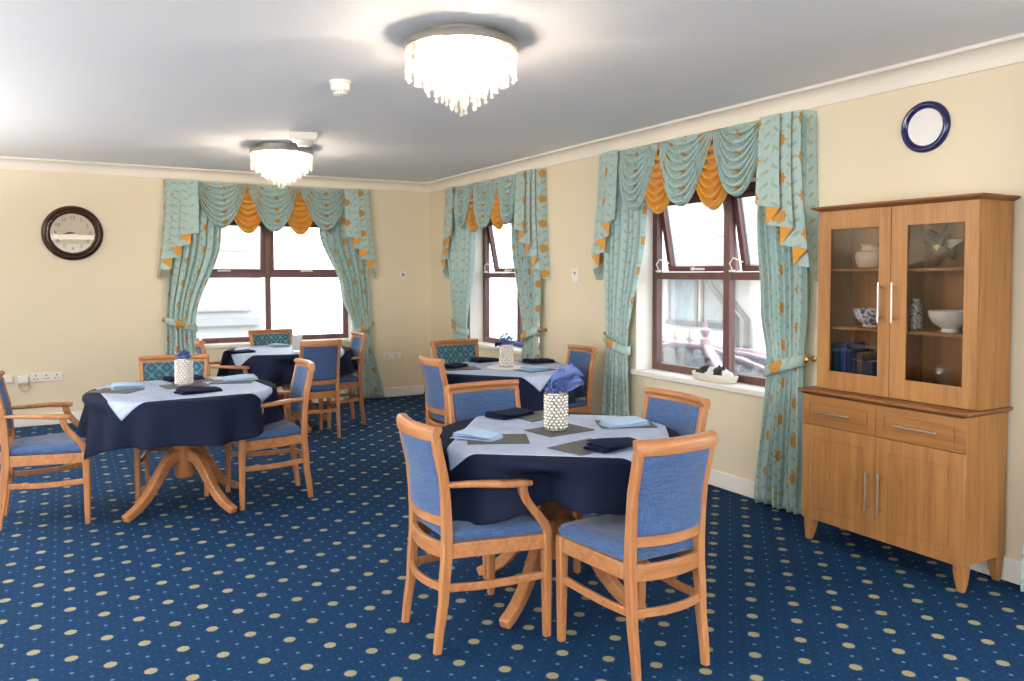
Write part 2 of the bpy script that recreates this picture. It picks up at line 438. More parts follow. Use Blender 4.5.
# ------------------------------------------------------------------ windows
FY0, FY1 = .165, .225
def window(name, c, w, loc, rz, tilts, mo=0.0):
    r = empty(name, (0, 0, 0), rz); struct(r)
    ca, sa = cos(rz), sin(rz)
    r.location = (loc[0] + c * ca, loc[1] + c * sa, 0)
    a, fw = w / 2, .055; z0, z1, zt = .73, WZ1, 1.485
    f = MB()
    f.span((-a, FY0, z0), (-a + fw, FY1, z1)); f.span((a - fw, FY0, z0), (a, FY1, z1))
    f.span((-a + fw, FY0, z0), (a - fw, FY1, z0 + fw)); f.span((-a + fw, FY0, z1 - fw), (a - fw, FY1, z1))
    f.span((-a + fw, FY0, zt - .028), (a - fw, FY1, zt + .028))
    f.span((mo - .03, FY0 - .004, z0 + fw), (mo + .03, FY1, z1 - fw))
    f.build('window_frame', M['brown'], r, bevel=.004)
    s = MB().span((-a - .04, -.03, .692), (a + .04, 0, .73)); s.span((-a, 0, .692), (a, FY1, .73))
    s.build('window_sill', M['white'], r, bevel=.006)
    v = MB()
    v.span((-a, .002, .73), (-a + .004, FY0, z1)); v.span((a - .004, .002, .73), (a, FY0, z1)); v.span((-a, .002, z1 - .004), (a, FY0, z1))
    v.build('reveal', M['white'], r)
    for sx, tl in zip((-1, 1), tilts):
        x0, x1 = (-a + fw, mo - .03) if sx < 0 else (mo + .03, a - fw)
        p = MB().span((x0, .192, z0 + fw), (x1, .204, zt - .028)); p.build('pane', M['glass'], r)
        h = z1 - fw - zt - .028; sw = .042
        q = MB(); X = (x1 - x0) / 2
        q.span((-X, -.03, -h), (-X + sw, .02, 0)); q.span((X - sw, -.03, -h), (X, .02, 0))
        q.span((-X + sw, -.03, -h), (X - sw, .02, -h + sw)); q.span((-X + sw, -.03, -sw), (X - sw, .02, 0))
        so = q.build('sash', M['brown'], r, bevel=.003)
        so.location = ((x0 + x1) / 2, (FY0 + FY1) / 2 + .012, z1 - fw); so.rotation_euler = (radians(tl), 0, 0)
        g = MB().span((-X + sw, -.008, -h + sw), (X - sw, .004, -sw)).build('pane', M['glass'], so)
        hd = MB().span((-.075, -.045, -h + .014), (.055, -.03, -h + .03)); hd.span((-.085, -.052, -h + .012), (-.055, -.028, -h + .034))
        hd.build('handle', M['plastic'], so, bevel=.003)
        if tl > 3:
            st = MB(); y = (FY0 + FY1) / 2; dz = h * sin(radians(tl))
            st.tube([(x0 + .02, y - .03, zt + .05), (x0 + .012, y - .045, zt + .09), (x0 + .02, y - .02, zt + .13), (x0 + .035, y + dz * .6, zt + .1)], .005, 6)
            st.span((x0 + .01, y - .05, zt + .028), (x0 + .045, y - .02, zt + .045))
            st.build('stay', M['plastic'], r)
    return r
window('window_1', *W1, (XR, 0), RZ, (11, 11))
window('window_2', *W2, (XR, 0), RZ, (11, 11), .065)
window('window_3', *W3, (0, YB), 0, (4, 0.01))

# ------------------------------------------------------------------ curtains and swags
def place(o, u, loc, rz):
    o.location = (loc[0] + u * cos(rz), loc[1] + u * sin(rz), 0); o.rotation_euler = (0, 0, rz); return o
def curtain(outer, inner, zt, side, label, u, loc, rz, seed=0, pleats=6, tie=True, n=.085):
    """outer / inner: (z, x) pairs in ascending z"""
    root = thing('curtain', label, 'curtain', (0, 0, 0), group='green floral curtains')
    place(root, u, loc, rz)
    rn = random.Random(seed); ph = [rn.uniform(0, 2 * pi) for _ in range(4)]
    fw = .95
    def fn(a, v):
        z = .018 + (2.44 - .018) * (1 - v)
        xo, xi = table(outer, z), table(inner, z)
        w = abs(xi - xo)
        g = a + .012 * sin(2 * pi * 2 * a + ph[1] + z * 1.5)
        amp = min(.04, .07 * w) * (1 - .45 * exp(-((z - zt) / .18) ** 2))
        ang = 2 * pi * (pleats + .5) * g + ph[0] + .35 * sin(z * 2 + ph[2])
        y = -n + amp * sin(ang) + amp * .3 * sin(2.3 * ang + ph[3] + z)
        x = xo + (xi - xo) * a + amp * .35 * cos(ang) * min(1, 6 * a) * min(1, 6 * (1 - a))
        if z < zt: x += .012 * sin(ang * .5 + z * 5) * sm(zt, 0, z)
        hang = .02 * sm(.3, 0, z) * sin(3 * a + ph[2])
        return (x, y + hang * .5, z)
    mb = MB().grid(fn, 88, 60, uvf=lambda a, v: (a * fw * (1 if side > 0 else -1) + seed * .37, (1 - v) * 2.42))
    mb.build('drape', M['curtain'], root, smooth=180, solid=.003)
    if tie:
        xo, xi = table(outer, zt), table(inner, zt)
        c, hw = (xo + xi) / 2, abs(xi - xo) / 2 + .012
        path = []
        s_ = 1 if xi > xo else -1
        for i in range(41):
            t = 2 * pi * i / 40
            x = c + hw * cos(t); y = -n + .062 * sin(t)
            path.append((x, y, zt + .045 - .1 * (s_ * (x - c) / (2 * hw) + .5)))
        b = MB(); loops = []
        for i, p in enumerate(path[:-1]):
            t = 2 * pi * i / 40; nx, ny = cos(t), sin(t) * 1.6; L = sqrt(nx * nx + ny * ny); nx /= L; ny /= L
            hh = .036
            loops.append([(p[0] + nx * k, p[1] + ny * k, p[2] + h) for k, h in ((0, -hh), (.005, -hh + .004), (.007, 0), (.005, hh - .004), (0, hh))])
        b.loft(loops + [loops[0]], False, False)
        base = 0
        for i in range(len(b.v)): b.uv[i] = ((i // 5) * .018 + .11, (i % 5) * .018 + .05)
        tb = b.build('tieback', M['curtain'], root, smooth=60)
        hk = MB().lathe([(.004, 0), (.016, .002), (.018, .01), (.008, .016), (.006, .075), (.02, .078), (.022, .086), (.012, .094)], n=14)
        xo2 = xo - s_ * .02
        hk.v = [(xo2 + p[0], -p[2], zt + .05 + p[1]) for p in hk.v]
        hk.build('hook', M['brass'], root, smooth=40)
    return root

def valance(label, u, W, loc, rz, seed, ztop=2.485, zlong=1.44):
    root = thing('swag_valance', label, 'curtain valance', (0, 0, 0), group='swag and tail valances')
    place(root, u, loc, rz)
    P = .13; A = W / 2; rn = random.Random(seed)
    MB().span((-A + .015, -P + .035, ztop - .03), (A - .015, -.002, ztop - .008)).build('pelmet_board', M['white'], root)
    tw = .3                                               # tail width
    js = [-A + tw - .06, -.285, .285, A - tw + .06]
    def swag(x0, x1, D, y0, mat, bulge, nf, label=None, uo=0, gather=.36):
        W_ = x1 - x0; c = (x0 + x1) / 2
        ph = rn.uniform(0, 6)
        def fn(a, v):
            g = gather * W_ * (1 - v) * .5
            h = 2 * a - 1
            x = c + h * (W_ / 2 - g)
            e = max(0, 1 - abs(h) ** 2.1)
            d = D * v ** .9 * e * (1 + .02 * sin(5 * a + ph))
            fold = (2 * abs(sin(pi * nf * v + .35 * sin(3 * a + ph))) - 1) * (e ** .5)
            y = y0 - bulge * e * (.25 + .75 * sin(pi * min(1, v * .62))) - .026 * fold * sm(0, .1, v) - .006 * sin(9 * h + ph) * (1 - e)
            return (x + .004 * fold * h, y, ztop - .003 - d - .006 * fold * e * sm(0, .15, v) * sm(1, .9, v))
        mb = MB().grid(fn, 40, 96, uvf=lambda a, v: ((a - .5) * .75 + uo, v * .9))
        o = mb.build('swag', mat, root, smooth=180, solid=.002)
        if label: o['label'] = label
        return o
    for i, x in enumerate(js[1:3]):
        swag(x - .27, x + .27, .535, -P + .045, M['gold'], .035, 8, 'gold swag')
    mids = [(js[0], js[1]), (js[1], js[2]), (js[2], js[3])]
    for i, (a, b) in enumerate(mids):
        swag(a - .004, b + .004, .505 if i == 1 else .48, -P + .022, M['curtain'], .05, 8, uo=i * .31)
    for sgn in (-1, 1):
        # accordion of pleats, inner short edge first, then the return to the wall
        k, fr, net = 4, .165, .075
        z = 1.935; q = []; back = []
        for i in range(k):
            xs = tw - i * net; lay = -P - .05 + i * .017
            xe = max(xs - fr, .0)
            q.append((xs, lay, z)); z -= .03 if i < k - 1 else .012
            back.append(False); q.append((xe, lay + .003, z))
            if i < k - 1:
                z -= .098
                back.append(True); q.append((xs - net, lay + .012, z)); back.append(False)
        zl = min(z, zlong + .02)
        back.append(False); q.append((-.012, -P + .05, zl - .008)); back.append(False); q.append((-.02, -.004, zl - .014))
        # arc lengths for the cloth coordinates
        al = [0]
        for a, b in zip(q, q[1:]): al.append(al[-1] + sqrt((a[0] - b[0]) ** 2 + (a[1] - b[1]) ** 2))
        NV = 14; mb = MB(); m = []
        fine = []
        for i in range(len(q) - 1):
            for s in (range(5) if i < len(q) - 2 else range(6)):
                t = s / 5; m.append(back[i]); fine.append(tuple(q[i][j] * (1 - t) + q[i + 1][j] * t for j in range(3)) + (al[i] * (1 - t) + al[i + 1] * t,))
        n_ = len(fine)
        for j in range(NV + 1):
            v = j / NV
            for (x, y, zb, s) in fine:
                zz = ztop + .004 + (zb - ztop - .004) * v
                sp = 1 + .08 * v                      # the cascade spreads a little towards the hem
                xx = (A - tw) + (tw - x * 1.0) if False else x
                X = -A + x - .075 * v * v * (1 - min(1, max(0, x) / tw)) ** 1.5
                yy = y * (1 - .18 * (1 - v)) + .006 * sin(s * 40) * v
                mb.v.append((X if sgn < 0 else -X, yy, zz))
                mb.uv[len(mb.v) - 1] = (s * .8 + seed * .21 + (0 if sgn < 0 else .45), zz)
        for j in range(NV):
            for i in range(n_ - 1):
                f = (j * n_ + i, j * n_ + i + 1, (j + 1) * n_ + i + 1, (j + 1) * n_ + i)
                mb.mi[len(mb.f)] = 1 if m[i] else 0
                mb.f.append(f if sgn < 0 else f[::-1])
        mb.build('tail', M['curtain'], root, smooth=35, mat2=M['gold'])
    return root

RW, BW = (XR, 0), (0, YB)
# window beside the cabinet
valance('floral swag valance with gold inner swags, over the window beside the cabinet', -4.33, 2.06, RW, RZ, 1)
curtain([(0, -1.02), (.93, -.97), (1.9, -.99)], [(0, -.655), (.93, -.68), (1.9, -.47), (2.4, -.4)], .94, -1,
        'green floral curtain left of the window with the cat basket on its sill', -4.33, RW, RZ, 1)
curtain([(0, 1.05), (.93, 1.035), (1.3, 1.06), (1.9, 1.06)], [(0, .66), (.93, .76), (1.3, .71), (1.9, .655), (2.4, .6)], .93, 1,
        'green floral curtain between the window and the oak cabinet', -4.33, RW, RZ, 2)
# window in the far corner of the same wall
valance('floral swag valance over the narrow looking far window near the room corner', -7.38, 2.01, RW, RZ, 3)
curtain([(0, -.92), (.9, -.86), (1.9, -.96)], [(0, -.5), (.88, -.52), (1.9, -.35), (2.4, -.3)], .9, -1,
        'pale green curtain nearest the room corner, hanging beyond the middle table', -7.38, RW, RZ, 3)
curtain([(0, 1.03), (.9, 1.0), (1.3, 1.02), (1.9, 1.02)], [(0, .66), (.9, .74), (1.9, .56), (2.4, .5)], .92, 1,
        'green floral curtain with a gold flower tieback behind the middle table vase', -7.38, RW, RZ, 4)
# window in the back wall
valance('floral swag valance over the wide back wall window under the far chandelier', 2.065, 2.19, BW, 0, 5)
curtain([(0, -1.16), (.97, -1.12), (1.9, -1.07)], [(0, -.76), (.97, -.83), (1.9, -.56), (2.4, -.5)], .97, -1,
        'green floral curtain with gold flowers, left of the back window', 2.065, BW, 0, 5)
curtain([(0, 1.27), (.86, 1.12), (1.9, 1.06)], [(0, .8), (.8, .93), (1.3, .77), (2.0, .52), (2.4, .46)], .86, 1,
        'green floral curtain right of the back window, beside the double wall socket', 2.065, BW, 0, 6)
# sliver at the right edge of the picture
curtain([(0, -1.05), (.93, -.97), (1.9, -.97)], [(0, -.6), (.93, -.68), (1.9, -.47)], .94, -1,
        'green floral curtain hem showing at the right edge past the cabinet', -.97, RW, RZ, 7)

# ------------------------------------------------------------------ chairs
def rounded_seat(wf, wb, yf, yr, inset, z, n=10):
    """closed outline, counter-clockwise from the rear right corner"""
    r = .045; pts = []
    cs = [(wb - inset, yr + inset), (wf - inset, yf - inset), (-wf + inset, yf - inset), (-wb + inset, yr + inset)]
    for i, (x, y) in enumerate(cs):
        a0 = (-pi / 2, 0, pi / 2, pi)[i]; rr = max(.012, (r if i in (1, 2) else .02) - inset * .3)
        cx, cy = x - rr * (1 if x > 0 else -1), y + rr * (1 if i in (0, 3) else -1)
        for j in range(n):
            a = a0 + j / (n - 1) * pi / 2
            pts.append((cx + rr * cos(a), cy + rr * sin(a) + (.012 * (1 - (cx / wf) ** 2) if i in (1, 2) else 0), z))
    return pts
TOPPROF = [(-.016, -.028), (.017, -.028), (.02, .004), (.015, .019), (.004, .026), (-.014, .027), (-.026, .022), (-.03, .012), (-.026, .002), (-.016, -.006)]
def make_chair(label, arms, wb, wf, h, flare, mat_back, group):
    t = thing('armchair' if arms else 'dining_chair', label, 'chair', (0, 0, 0), group=group)
    W = M['beech']; WX = M['beechx']
    zs = .43
    ypost = lambda z: table([(0, -.235), (.24, -.205), (.43, -.19), (.62, -.198), (h, -.245)], z)
    xpost = lambda z: wb + flare * sm(.45, h, z)
    YF_ = .225 if arms else .205
    for s in (-1, 1):
        zz = [0, .1, .2, .3, .4, .5, .6, .7, .8, h - .045]
        MB().sweep([(s * xpost(z), ypost(z), z) for z in zz], RECT(.032, .042), (0, 1, 0), [.78, .85, .92, 1, 1.05, 1, .95, .92, .9, .9]).build('leg', W, t, bevel=.006)
        fz = [0, .2, .36, .44]
        MB().sweep([(s * wf, YF_ - .006 * z, z) for z in fz], RECT(.04, .04), (0, 1, 0), [.74, .88, 1.0, 1.0]).build('leg', W, t, bevel=.006)
    bow = .032
    # seat frame: four rails, the rear one bowed
    f = MB(); pr = RECT(.022, .062)
    f.sweep([(-wf + .018, YF_ - .005, .403), (wf - .018, YF_ - .005, .403)], pr)
    for s in (-1, 1): f.sweep([(s * wf, YF_ - .015, .403), (s * wb, -.18, .403)], pr)
    arc = lambda w, y, z, b, n=10: [(w * (2 * i / n - 1), y - b * (1 - (2 * i / n - 1) ** 2), z) for i in range(n + 1)]
    f.sweep(arc(wb, -.19, .403, bow), pr)
    f.build('seat_frame', WX, t, bevel=.004)
    # seat cushion
    L = [rounded_seat(wf + .012, wb + .004, YF_ + .03, -.182, i, z) for i, z in ((.012, .433), (.0, .442), (.0, .462), (.006, .473), (.02, .481), (.06, .489), (.11, .492))]
    s = MB().loft(L); s.build('seat', M['blue'], t, smooth=70)
    # stretchers
    sp = RECT(.018, .032)
    for sx in (-1, 1):
        MB().sweep([(sx * wf, YF_ - .005, .262), (sx * (wf * .6 + wb * .4 - .004), .06, .25), (sx * (wf * .35 + wb * .65 - .004), -.07, .25), (sx * wb, -.2, .258)], sp).build('stretcher', WX, t, bevel=.004)
    MB().sweep(arc(wb, -.202, .258, .035), sp).build('stretcher', WX, t, bevel=.004)
    # back: top rail, lower rail, upholstered panel
    zt = h - .027
    wt = xpost(zt) + .016
    MB().sweep(arc(wt, ypost(zt), zt, bow, 14), TOPPROF, (0, 0, 1)).build('top_rail', WX, t, smooth=50)
    MB().sweep(arc(xpost(.52) - .008, ypost(.52), .52, bow), RECT(.022, .042)).build('back_rail', WX, t, bevel=.004)
    def panel(a, v):
        z = .54 + (h - .05 - .54) * v; k = 2 * a - 1
        w = xpost(z) - .013
        return (w * k, ypost(z) - bow * (1 - k * k), z)
    MB().grid(panel, 14, 10).build('back_panel', mat_back, t, smooth=40, solid=.036, bevel=.01)
    if arms:
        for s in (-1, 1):
            p = [(s * (wb + .004), ypost(.655) + .01, .668), (s * (wb + .03), -.1, .668), (s * (wf + .0), .02, .664), (s * (wf + .006), .1, .658), (s * (wf + .004), .145, .655)]
            a = MB().sweep(p, RECT(.046, .026), (0, 0, 1), [.75, .9, 1.05, 1.05, .9]).build('armrest', WX, t, bevel=.008)
            q = cubic([(s * wf, YF_, .43), (s * wf, YF_ - .015, .52), (s * (wf + .004), .1, .56), (s * (wf + .004), .105, .65)], 8)
            MB().sweep(q, RECT(.03, .038), (0, 1, 0), [1.15, 1.05, .98, .94, .92, .92, .94, .98, 1.02]).build('arm_support', W, a, bevel=.006)
    return t
D2 = lambda phi: radians(phi - 90)
def put(o, x, y, phi): o.location = (x, y, 0); o.rotation_euler = (0, 0, D2(phi)); return o
GF, GL, GM, GB = 'chairs at the front table', 'chairs at the left table', 'chairs at the middle table', 'chairs at the back window table'
S0 = put(make_chair('armless blue chair with its back to us, nearest of all, right of the front table', False, .166, .205, .905, .004, M['blue'], GF), 1.955, 2.458, 90)
A0 = put(make_chair('blue armchair on the near left side of the front table', True, .166, .245, .905, .004, M['blue'], GF), 1.496, 2.975, 0)
Wd = put(make_chair('blue backed chair on the far side of the front table, facing us', False, .2, .215, .905, .006, M['blue'], GF), 2.005, 3.6, -90)
dup(Wd, (2.43, 3.03, 0), D2(180), 'blue chair between the front table and the cat basket window', GF)
T0 = put(make_chair('chair with teal trellis patterned back behind the left table vase', False, .185, .21, .92, .03, M['trellis'], GL), .65, 5.85, -99)
dup(A0, (-.105, 5.595, 0), D2(-2), 'blue armchair cut off by the left edge of the picture, at the left table', GL)
dup(A0, (1.195, 5.405, 0), D2(180), 'blue armchair on the right side of the left table, facing left', GL)
dup(S0, (2.54, 5.2, 0), D2(0), 'plain blue chair on the left side of the middle table', GM)
dup(S0, (3.49, 5.38, 0), D2(180), 'blue chair on the right of the middle table, against the wall', GM)
dup(T0, (3.03, 6.06, 0), D2(-86), 'teal trellis backed chair beyond the middle table, near the corner window', GM)
dup(S0, (2.015, 7.26, 0), D2(90), 'blue armless chair with its back to us at the back window table', GB)
dup(A0, (2.365, 7.71, 0), D2(180), 'blue armchair right of the back window table, by the curtain', GB)
dup(A0, (1.33, 7.6, 0), D2(-4), 'blue armchair left of the back window table, half hidden behind a trellis chair', GB)
dup(T0, (1.93, 8.2, 0), D2(-83), 'teal trellis backed chair in front of the back wall window', GB)

# ------------------------------------------------------------------ tables and cloths
TT = .755
def ped_table(label, x, y, R, rot):
    t = thing('pedestal_table', label, 'table', (x, y, 0), rot, 'round pedestal tables')
    MB().lathe([(R - .03, TT - .03), (R - .006, TT - .026), (R - .006, TT - .006), (R - .02, TT - .003)], n=64).build('tabletop', M['beechx'], t, smooth=40)
    MB().lathe([(.16, TT - .032), (.16, TT - .05), (.06, TT - .07), (.055, .44), (.075, .42), (.075, .4), (.062, .38), (.062, .2), (.05, .185), (.02, .18)], n=32).build('column', M['beech'], t, smooth=40)
    for k in range(4):
        a = k * pi / 2
        p = cubic([(.045, 0, .335), (.2, 0, .33), (.2, 0, .1), (.44, 0, .022)], 14)
        m = MB().sweep(p, RECT(.05, .062), (0, 1, 0) if False else (0, 0, 1), [(1, 1.25 - .5 * i / 14) for i in range(15)])
        m.v = [(q[0] * cos(a) - q[1] * sin(a), q[0] * sin(a) + q[1] * cos(a), max(q[2], .002)) for q in m.v]
        m.build('leg', M['beechx'], t, bevel=.008)
    return t
def drape_fn(R, seed, push=(), fold=.24, nf=13):
    rn = random.Random(seed); ph = [rn.uniform(0, 6.28) for _ in range(4)]
    b = .022
    def pos(r, th, extra=0.0):
        s = r - R
        top = TT + .004 + extra
        if s <= 0: return (r * cos(th), r * sin(th), top)
        if s < b * pi / 2:
            f = s / b; rad = R + (b + extra) * sin(f); z = top - (b + extra) * (1 - cos(f))
        else:
            d = s - b * pi / 2
            am = min(.05, fold * d)
            w = sin(nf * th + ph[0] + .8 * sin(3 * th + ph[1])) + .5 * sin((nf + 6) * th + ph[2])
            rad = R + b + extra + .05 * d + am * .65 * (w + .9)
            for a0, hw, amt in push:
                e = (th - a0 + pi) % (2 * pi) - pi
                rad -= amt * exp(-(e / hw) ** 2) * sm(0, .07, d)
            z = top - b - extra - d * .985
        return (rad * cos(th), rad * sin(th), z)
    return pos
def tablecloth(label, x, y, R, drop, pos):
    n = 144
    def fn(u, v):
        th = 2 * pi * u; D = drop(th)
        r = R * (v / .4) * .999 if v < .4 else R + D * ((v - .4) / .6)
        return pos(max(r, .002), th)
    o = MB().grid(fn, n, 34, True).build('tablecloth', M['navy'], smooth=180, solid=.002, off=-1)
    o.location = (x, y, 0)
    return tag(o, label, 'tablecloth', 'navy tablecloths')
def overlay(label, x, y, half, rot, pos, ox=0, oy=0):
    n = 72
    def fn(u, v):
        a, b = (2 * u - 1) * half, (2 * v - 1) * half
        X = a * cos(rot) - b * sin(rot) + ox; Y = a * sin(rot) + b * cos(rot) + oy
        return pos(sqrt(X * X + Y * Y) + 1e-5, atan2(Y, X), .0045)
    o = MB().grid(fn, n, n).build('overlay_cloth', M['overlay'], smooth=180, solid=.002, off=0)
    o.location = (x, y, 0)
    return tag(o, label, 'tablecloth', 'pale blue overlay cloths')
bump = lambda th, a, w: exp(-((((th - radians(a)) + pi) % (2 * pi) - pi) / radians(w)) ** 2)

RT = .555
tabs = {
 'F': dict(c=(1.985, 3.065), R=RT, rot=radians(27), drop=lambda th: .215 + .07 * bump(th, 190, 30) + .03 * bump(th, 285, 30) + .02 * sin(4 * th),
           push=[(radians(229), .2, .19), (radians(154), .22, .22)], ov=(.475, radians(-37), .03, -.02), name='front table', lab='round pedestal table nearest us, with two chairs in front'),
 'L': dict(c=(.672, 5.475), R=RT, rot=radians(33), drop=lambda th: .28 + .12 * bump(th, 192, 24) - .03 * bump(th, 262, 20) - .05 * bump(th, 0, 35) + .02 * sin(3 * th),
           push=[(radians(-38), .16, .05), (radians(188), .4, .045)], ov=(.475, radians(4)), name='left table', lab='round pedestal table on the left, curved legs showing below its cloth'),
 'M': dict(c=(3.01, 5.385), R=RT, rot=radians(30), drop=lambda th: .24 + .03 * sin(2 * th), push=[], ov=(.475, radians(40)), name='middle table', lab='round pedestal table between the two right wall windows'),
 'B': dict(c=(1.92, 7.78), R=.585, rot=radians(10), drop=lambda th: .25 + .03 * sin(3 * th), push=[(radians(279), .36, .2)], ov=(.51, radians(-14)), name='back table', lab='round pedestal table in front of the back wall window'),
}
for i, (k, d) in enumerate(tabs.items()):
    d['pos'] = drape_fn(d['R'], i + 3, d['push'], .16 if k == 'L' else .24)
    ped_table(d['lab'], *d['c'], d['R'], d['rot'])
    tablecloth('navy cloth draped over the ' + {'F': 'nearest round table', 'L': 'left hand round table', 'M': 'middle round table by the right wall', 'B': 'table at the back window'}[k], *d['c'], d['R'], d['drop'], d['pos'])
    overlay('pale blue square cloth over the navy one on the ' + {'F': 'nearest table', 'L': 'left table', 'M': 'middle table by the right wall', 'B': 'table at the back window'}[k], *d['c'], *d['ov'][:2], d['pos'], *d['ov'][2:])
ZT = TT + .004 + .0045 + .0015          # top of the overlay

mat_mesh = MB().span((-.135, -.095, 0), (.135, .095, .005)).build('place_mat', M['slate'], bevel=.0015)
first = [True]
def mat(x, y, deg, label):
    o = mat_mesh if first[0] else mat_mesh.copy()
    if not first[0]: COL.objects.link(o)
    first[0] = False
    o.location = (x, y, ZT); o.rotation_euler = (0, 0, radians(deg)); return tag(o, label, 'place mat', 'slate place mats')
def make_napkin(m, ln, wd, layers, taper, lift, seed):
    rn = random.Random(seed); hts = .0055
    sec = []
    for i in range(layers):
        z = .002 + i * hts; sh = rn.uniform(-.008, .008)
        xs = [(-wd / 2 + sh, z), (-wd / 4, z + .001), (0, z), (wd / 4, z + .001), (wd / 2 + sh, z)]
        if i % 2: xs = xs[::-1]
        sec += xs
        e = xs[-1]; sec.append((e[0] + (.004 if e[0] > 0 else -.004), z + hts / 2))
    sec = sec[:-1]
    n = len(sec) - 1
    def fn(u, v):
        f = u * n; i = min(int(f), n - 1); t = f - i
        y = sec[i][0] * (1 - t) + sec[i + 1][0] * t; z = sec[i][1] * (1 - t) + sec[i + 1][1] * t
        x = (v - .5) * ln; k = 1 - taper * v
        sk = .12 * (z / (layers * hts)) * wd
        zz = z * (.85 + .3 * sin(3 * v + seed)) + lift * (z / (layers * hts)) * (sin(pi * v) * .5 + .5) * (.5 + y / wd)
        return (x + sk * (1 - 2 * v) + .01 * sin(y * 30 + seed), y * k + .01 * sin(5 * v + seed) * (z / (layers * hts)), zz + .001)
    return MB().grid(fn, n * 2, 14).build('folded_napkin', m, smooth=60, solid=.0025, off=1)
NAP = [(make_napkin(M['naplight'], .2, .11, 4, .05, .012, 1)), (make_napkin(M['napnavy'], .26, .1, 5, .45, .02, 2)),
       (make_napkin(M['napnavy'], .24, .12, 5, .15, .012, 3)), (make_napkin(M['naplight'], .22, .1, 4, .25, .022, 4))]
used = set()
def napkin(kind, x, y, deg, label, dz=.005):
    o = NAP[kind] if kind not in used else NAP[kind].copy()
    if kind in used: COL.objects.link(o)
    used.add(kind)
    o.location = (x, y, ZT + dz); o.rotation_euler = (0, 0, radians(deg)); return tag(o, label, 'napkin', 'folded napkins')

# vase: beaded crystal cylinder with blue artificial flowers
BEADH, BEADR = .172, .05
def make_vase(label, x, y, ribbons, seed, fl_h=.07, spread=.05):
    t = thing('beaded_vase', label, 'vase', (x, y, ZT + .005), group='crystal bead vases')
    b = MB(); rows, per = 11, 15
    for r in range(rows):
        z = .018 + (BEADH - .03) * r / (rows - 1)
        for k in range(per):
            a = 2 * pi * (k + .5 * (r % 2)) / per
            b.ball((BEADR * cos(a), BEADR * sin(a), z), .0088, 7, 5, (1, 1, 1.05))
    b.build('bead_wall', M['bead'], t, smooth=180)
    MB().lathe([(BEADR - .012, .01), (BEADR - .008, .012), (BEADR - .008, BEADH), (BEADR - .012, BEADH), (BEADR - .014, .016)], n=24, cap1=True).build('liner', M['ceramic'], t, smooth=40)
    rg = MB()
    for z in (.008, BEADH + .002):
        rg.sweep([(BEADR * cos(2 * pi * i / 24), BEADR * sin(2 * pi * i / 24), z) for i in range(25)], RECT(.008, .006))
    for k in range(4):
        a = pi / 4 + k * pi / 2; rg.ball((BEADR * .95 * cos(a), BEADR * .95 * sin(a), .0062), .006, 8, 5)
    rg.build('rim', M['steel'], t, smooth=40)
    rn = random.Random(seed); f = MB()
    for i in range(150):
        a = rn.uniform(0, 2 * pi); e = rn.uniform(-.15, 1.0); R = rn.uniform(.45, 1)
        ce = V((cos(a) * sqrt(max(0, 1 - e * e)) * spread * R, sin(a) * sqrt(max(0, 1 - e * e)) * spread * R, BEADH + .012 + (e * .9 + .12) * fl_h * R * .9))
        d = V((rn.gauss(0, 1), rn.gauss(0, 1), rn.gauss(.4, 1))).normalized(); s_ = d.cross(V((.3, .2, .9))).normalized(); n2 = d.cross(s_)
        L = rn.uniform(.012, .022); w = L * .45
        f.add([ce - d * L * .3, ce + s_ * w + n2 * .003, ce + d * L, ce - s_ * w + n2 * .003, ce + n2 * .006], [(0, 1, 4), (1, 2, 4), (2, 3, 4), (3, 0, 4)])
    f.build('flower_head', M['flower'], t, solid=.0008)
    for (p0, p1, p2, w, mt) in ribbons:
        p0, p1, p2 = V(p0), V(p1), V(p2)
        sd = (p2 - p0).cross(V((0, 0, 1))); sd = (V((0, 0, 1)) if sd.length < 1e-4 else sd.normalized())
        up = sd.cross((p2 - p0).normalized())
        def fn(u, v):
            c = p0 * (1 - v) ** 2 + p1 * 2 * v * (1 - v) + p2 * v * v
            return c + up * (u - .5) * w * (.5 + .9 * v) + sd * .014 * sin(u * 7 + v * 5)
        MB().grid(fn, 8, 12).build('ribbon', M[mt], t, smooth=180, solid=.0015)
    return t

cF, cL, cM, cB = tabs['F']['c'], tabs['L']['c'], tabs['M']['c'], tabs['B']['c']
# front table
mat(cF[0] + .035, cF[1] + .03, 8, 'slate mat under the bead vase in the middle of the front table')
mat(1.67, 3.06, -26, 'slate mat under a pale blue napkin on the left of the front table')
mat(2.13, 3.46, 12, 'slate mat under the navy napkin at the far side of the front table')
mat(2.38, 3.06, -25, 'slate mat under a pale blue napkin on the right of the front table')
mat(1.92, 2.74, 14, 'slate mat under the navy napkin near the closest chair back')
napkin(0, 1.6, 3.12, -52, 'pale blue folded napkin on the left of the front table')
napkin(2, 2.0, 3.52, 14, 'thick navy folded napkin at the far side of the front table')
napkin(3, 2.355, 3.03, -14, 'pale blue pointed napkin on the right of the front table')
napkin(1, 2.015, 2.65, 12, 'long navy pointed napkin beside the closest chair back')
make_vase('bead vase with blue flowers and an upright ribbon on the front table', cF[0] + .015, cF[1] + .03,
          [((.0, 0, .18), (.02, .0, .25), (.1, -.04, .28), .06, 'ribbon'), ((-.02, 0, .18), (-.02, .0, .23), (.05, -.02, .265), .06, 'flower'), ((.03, -.02, .18), (.07, -.03, .22), (.11, -.05, .235), .045, 'ribbon')], 1, .07, .06)
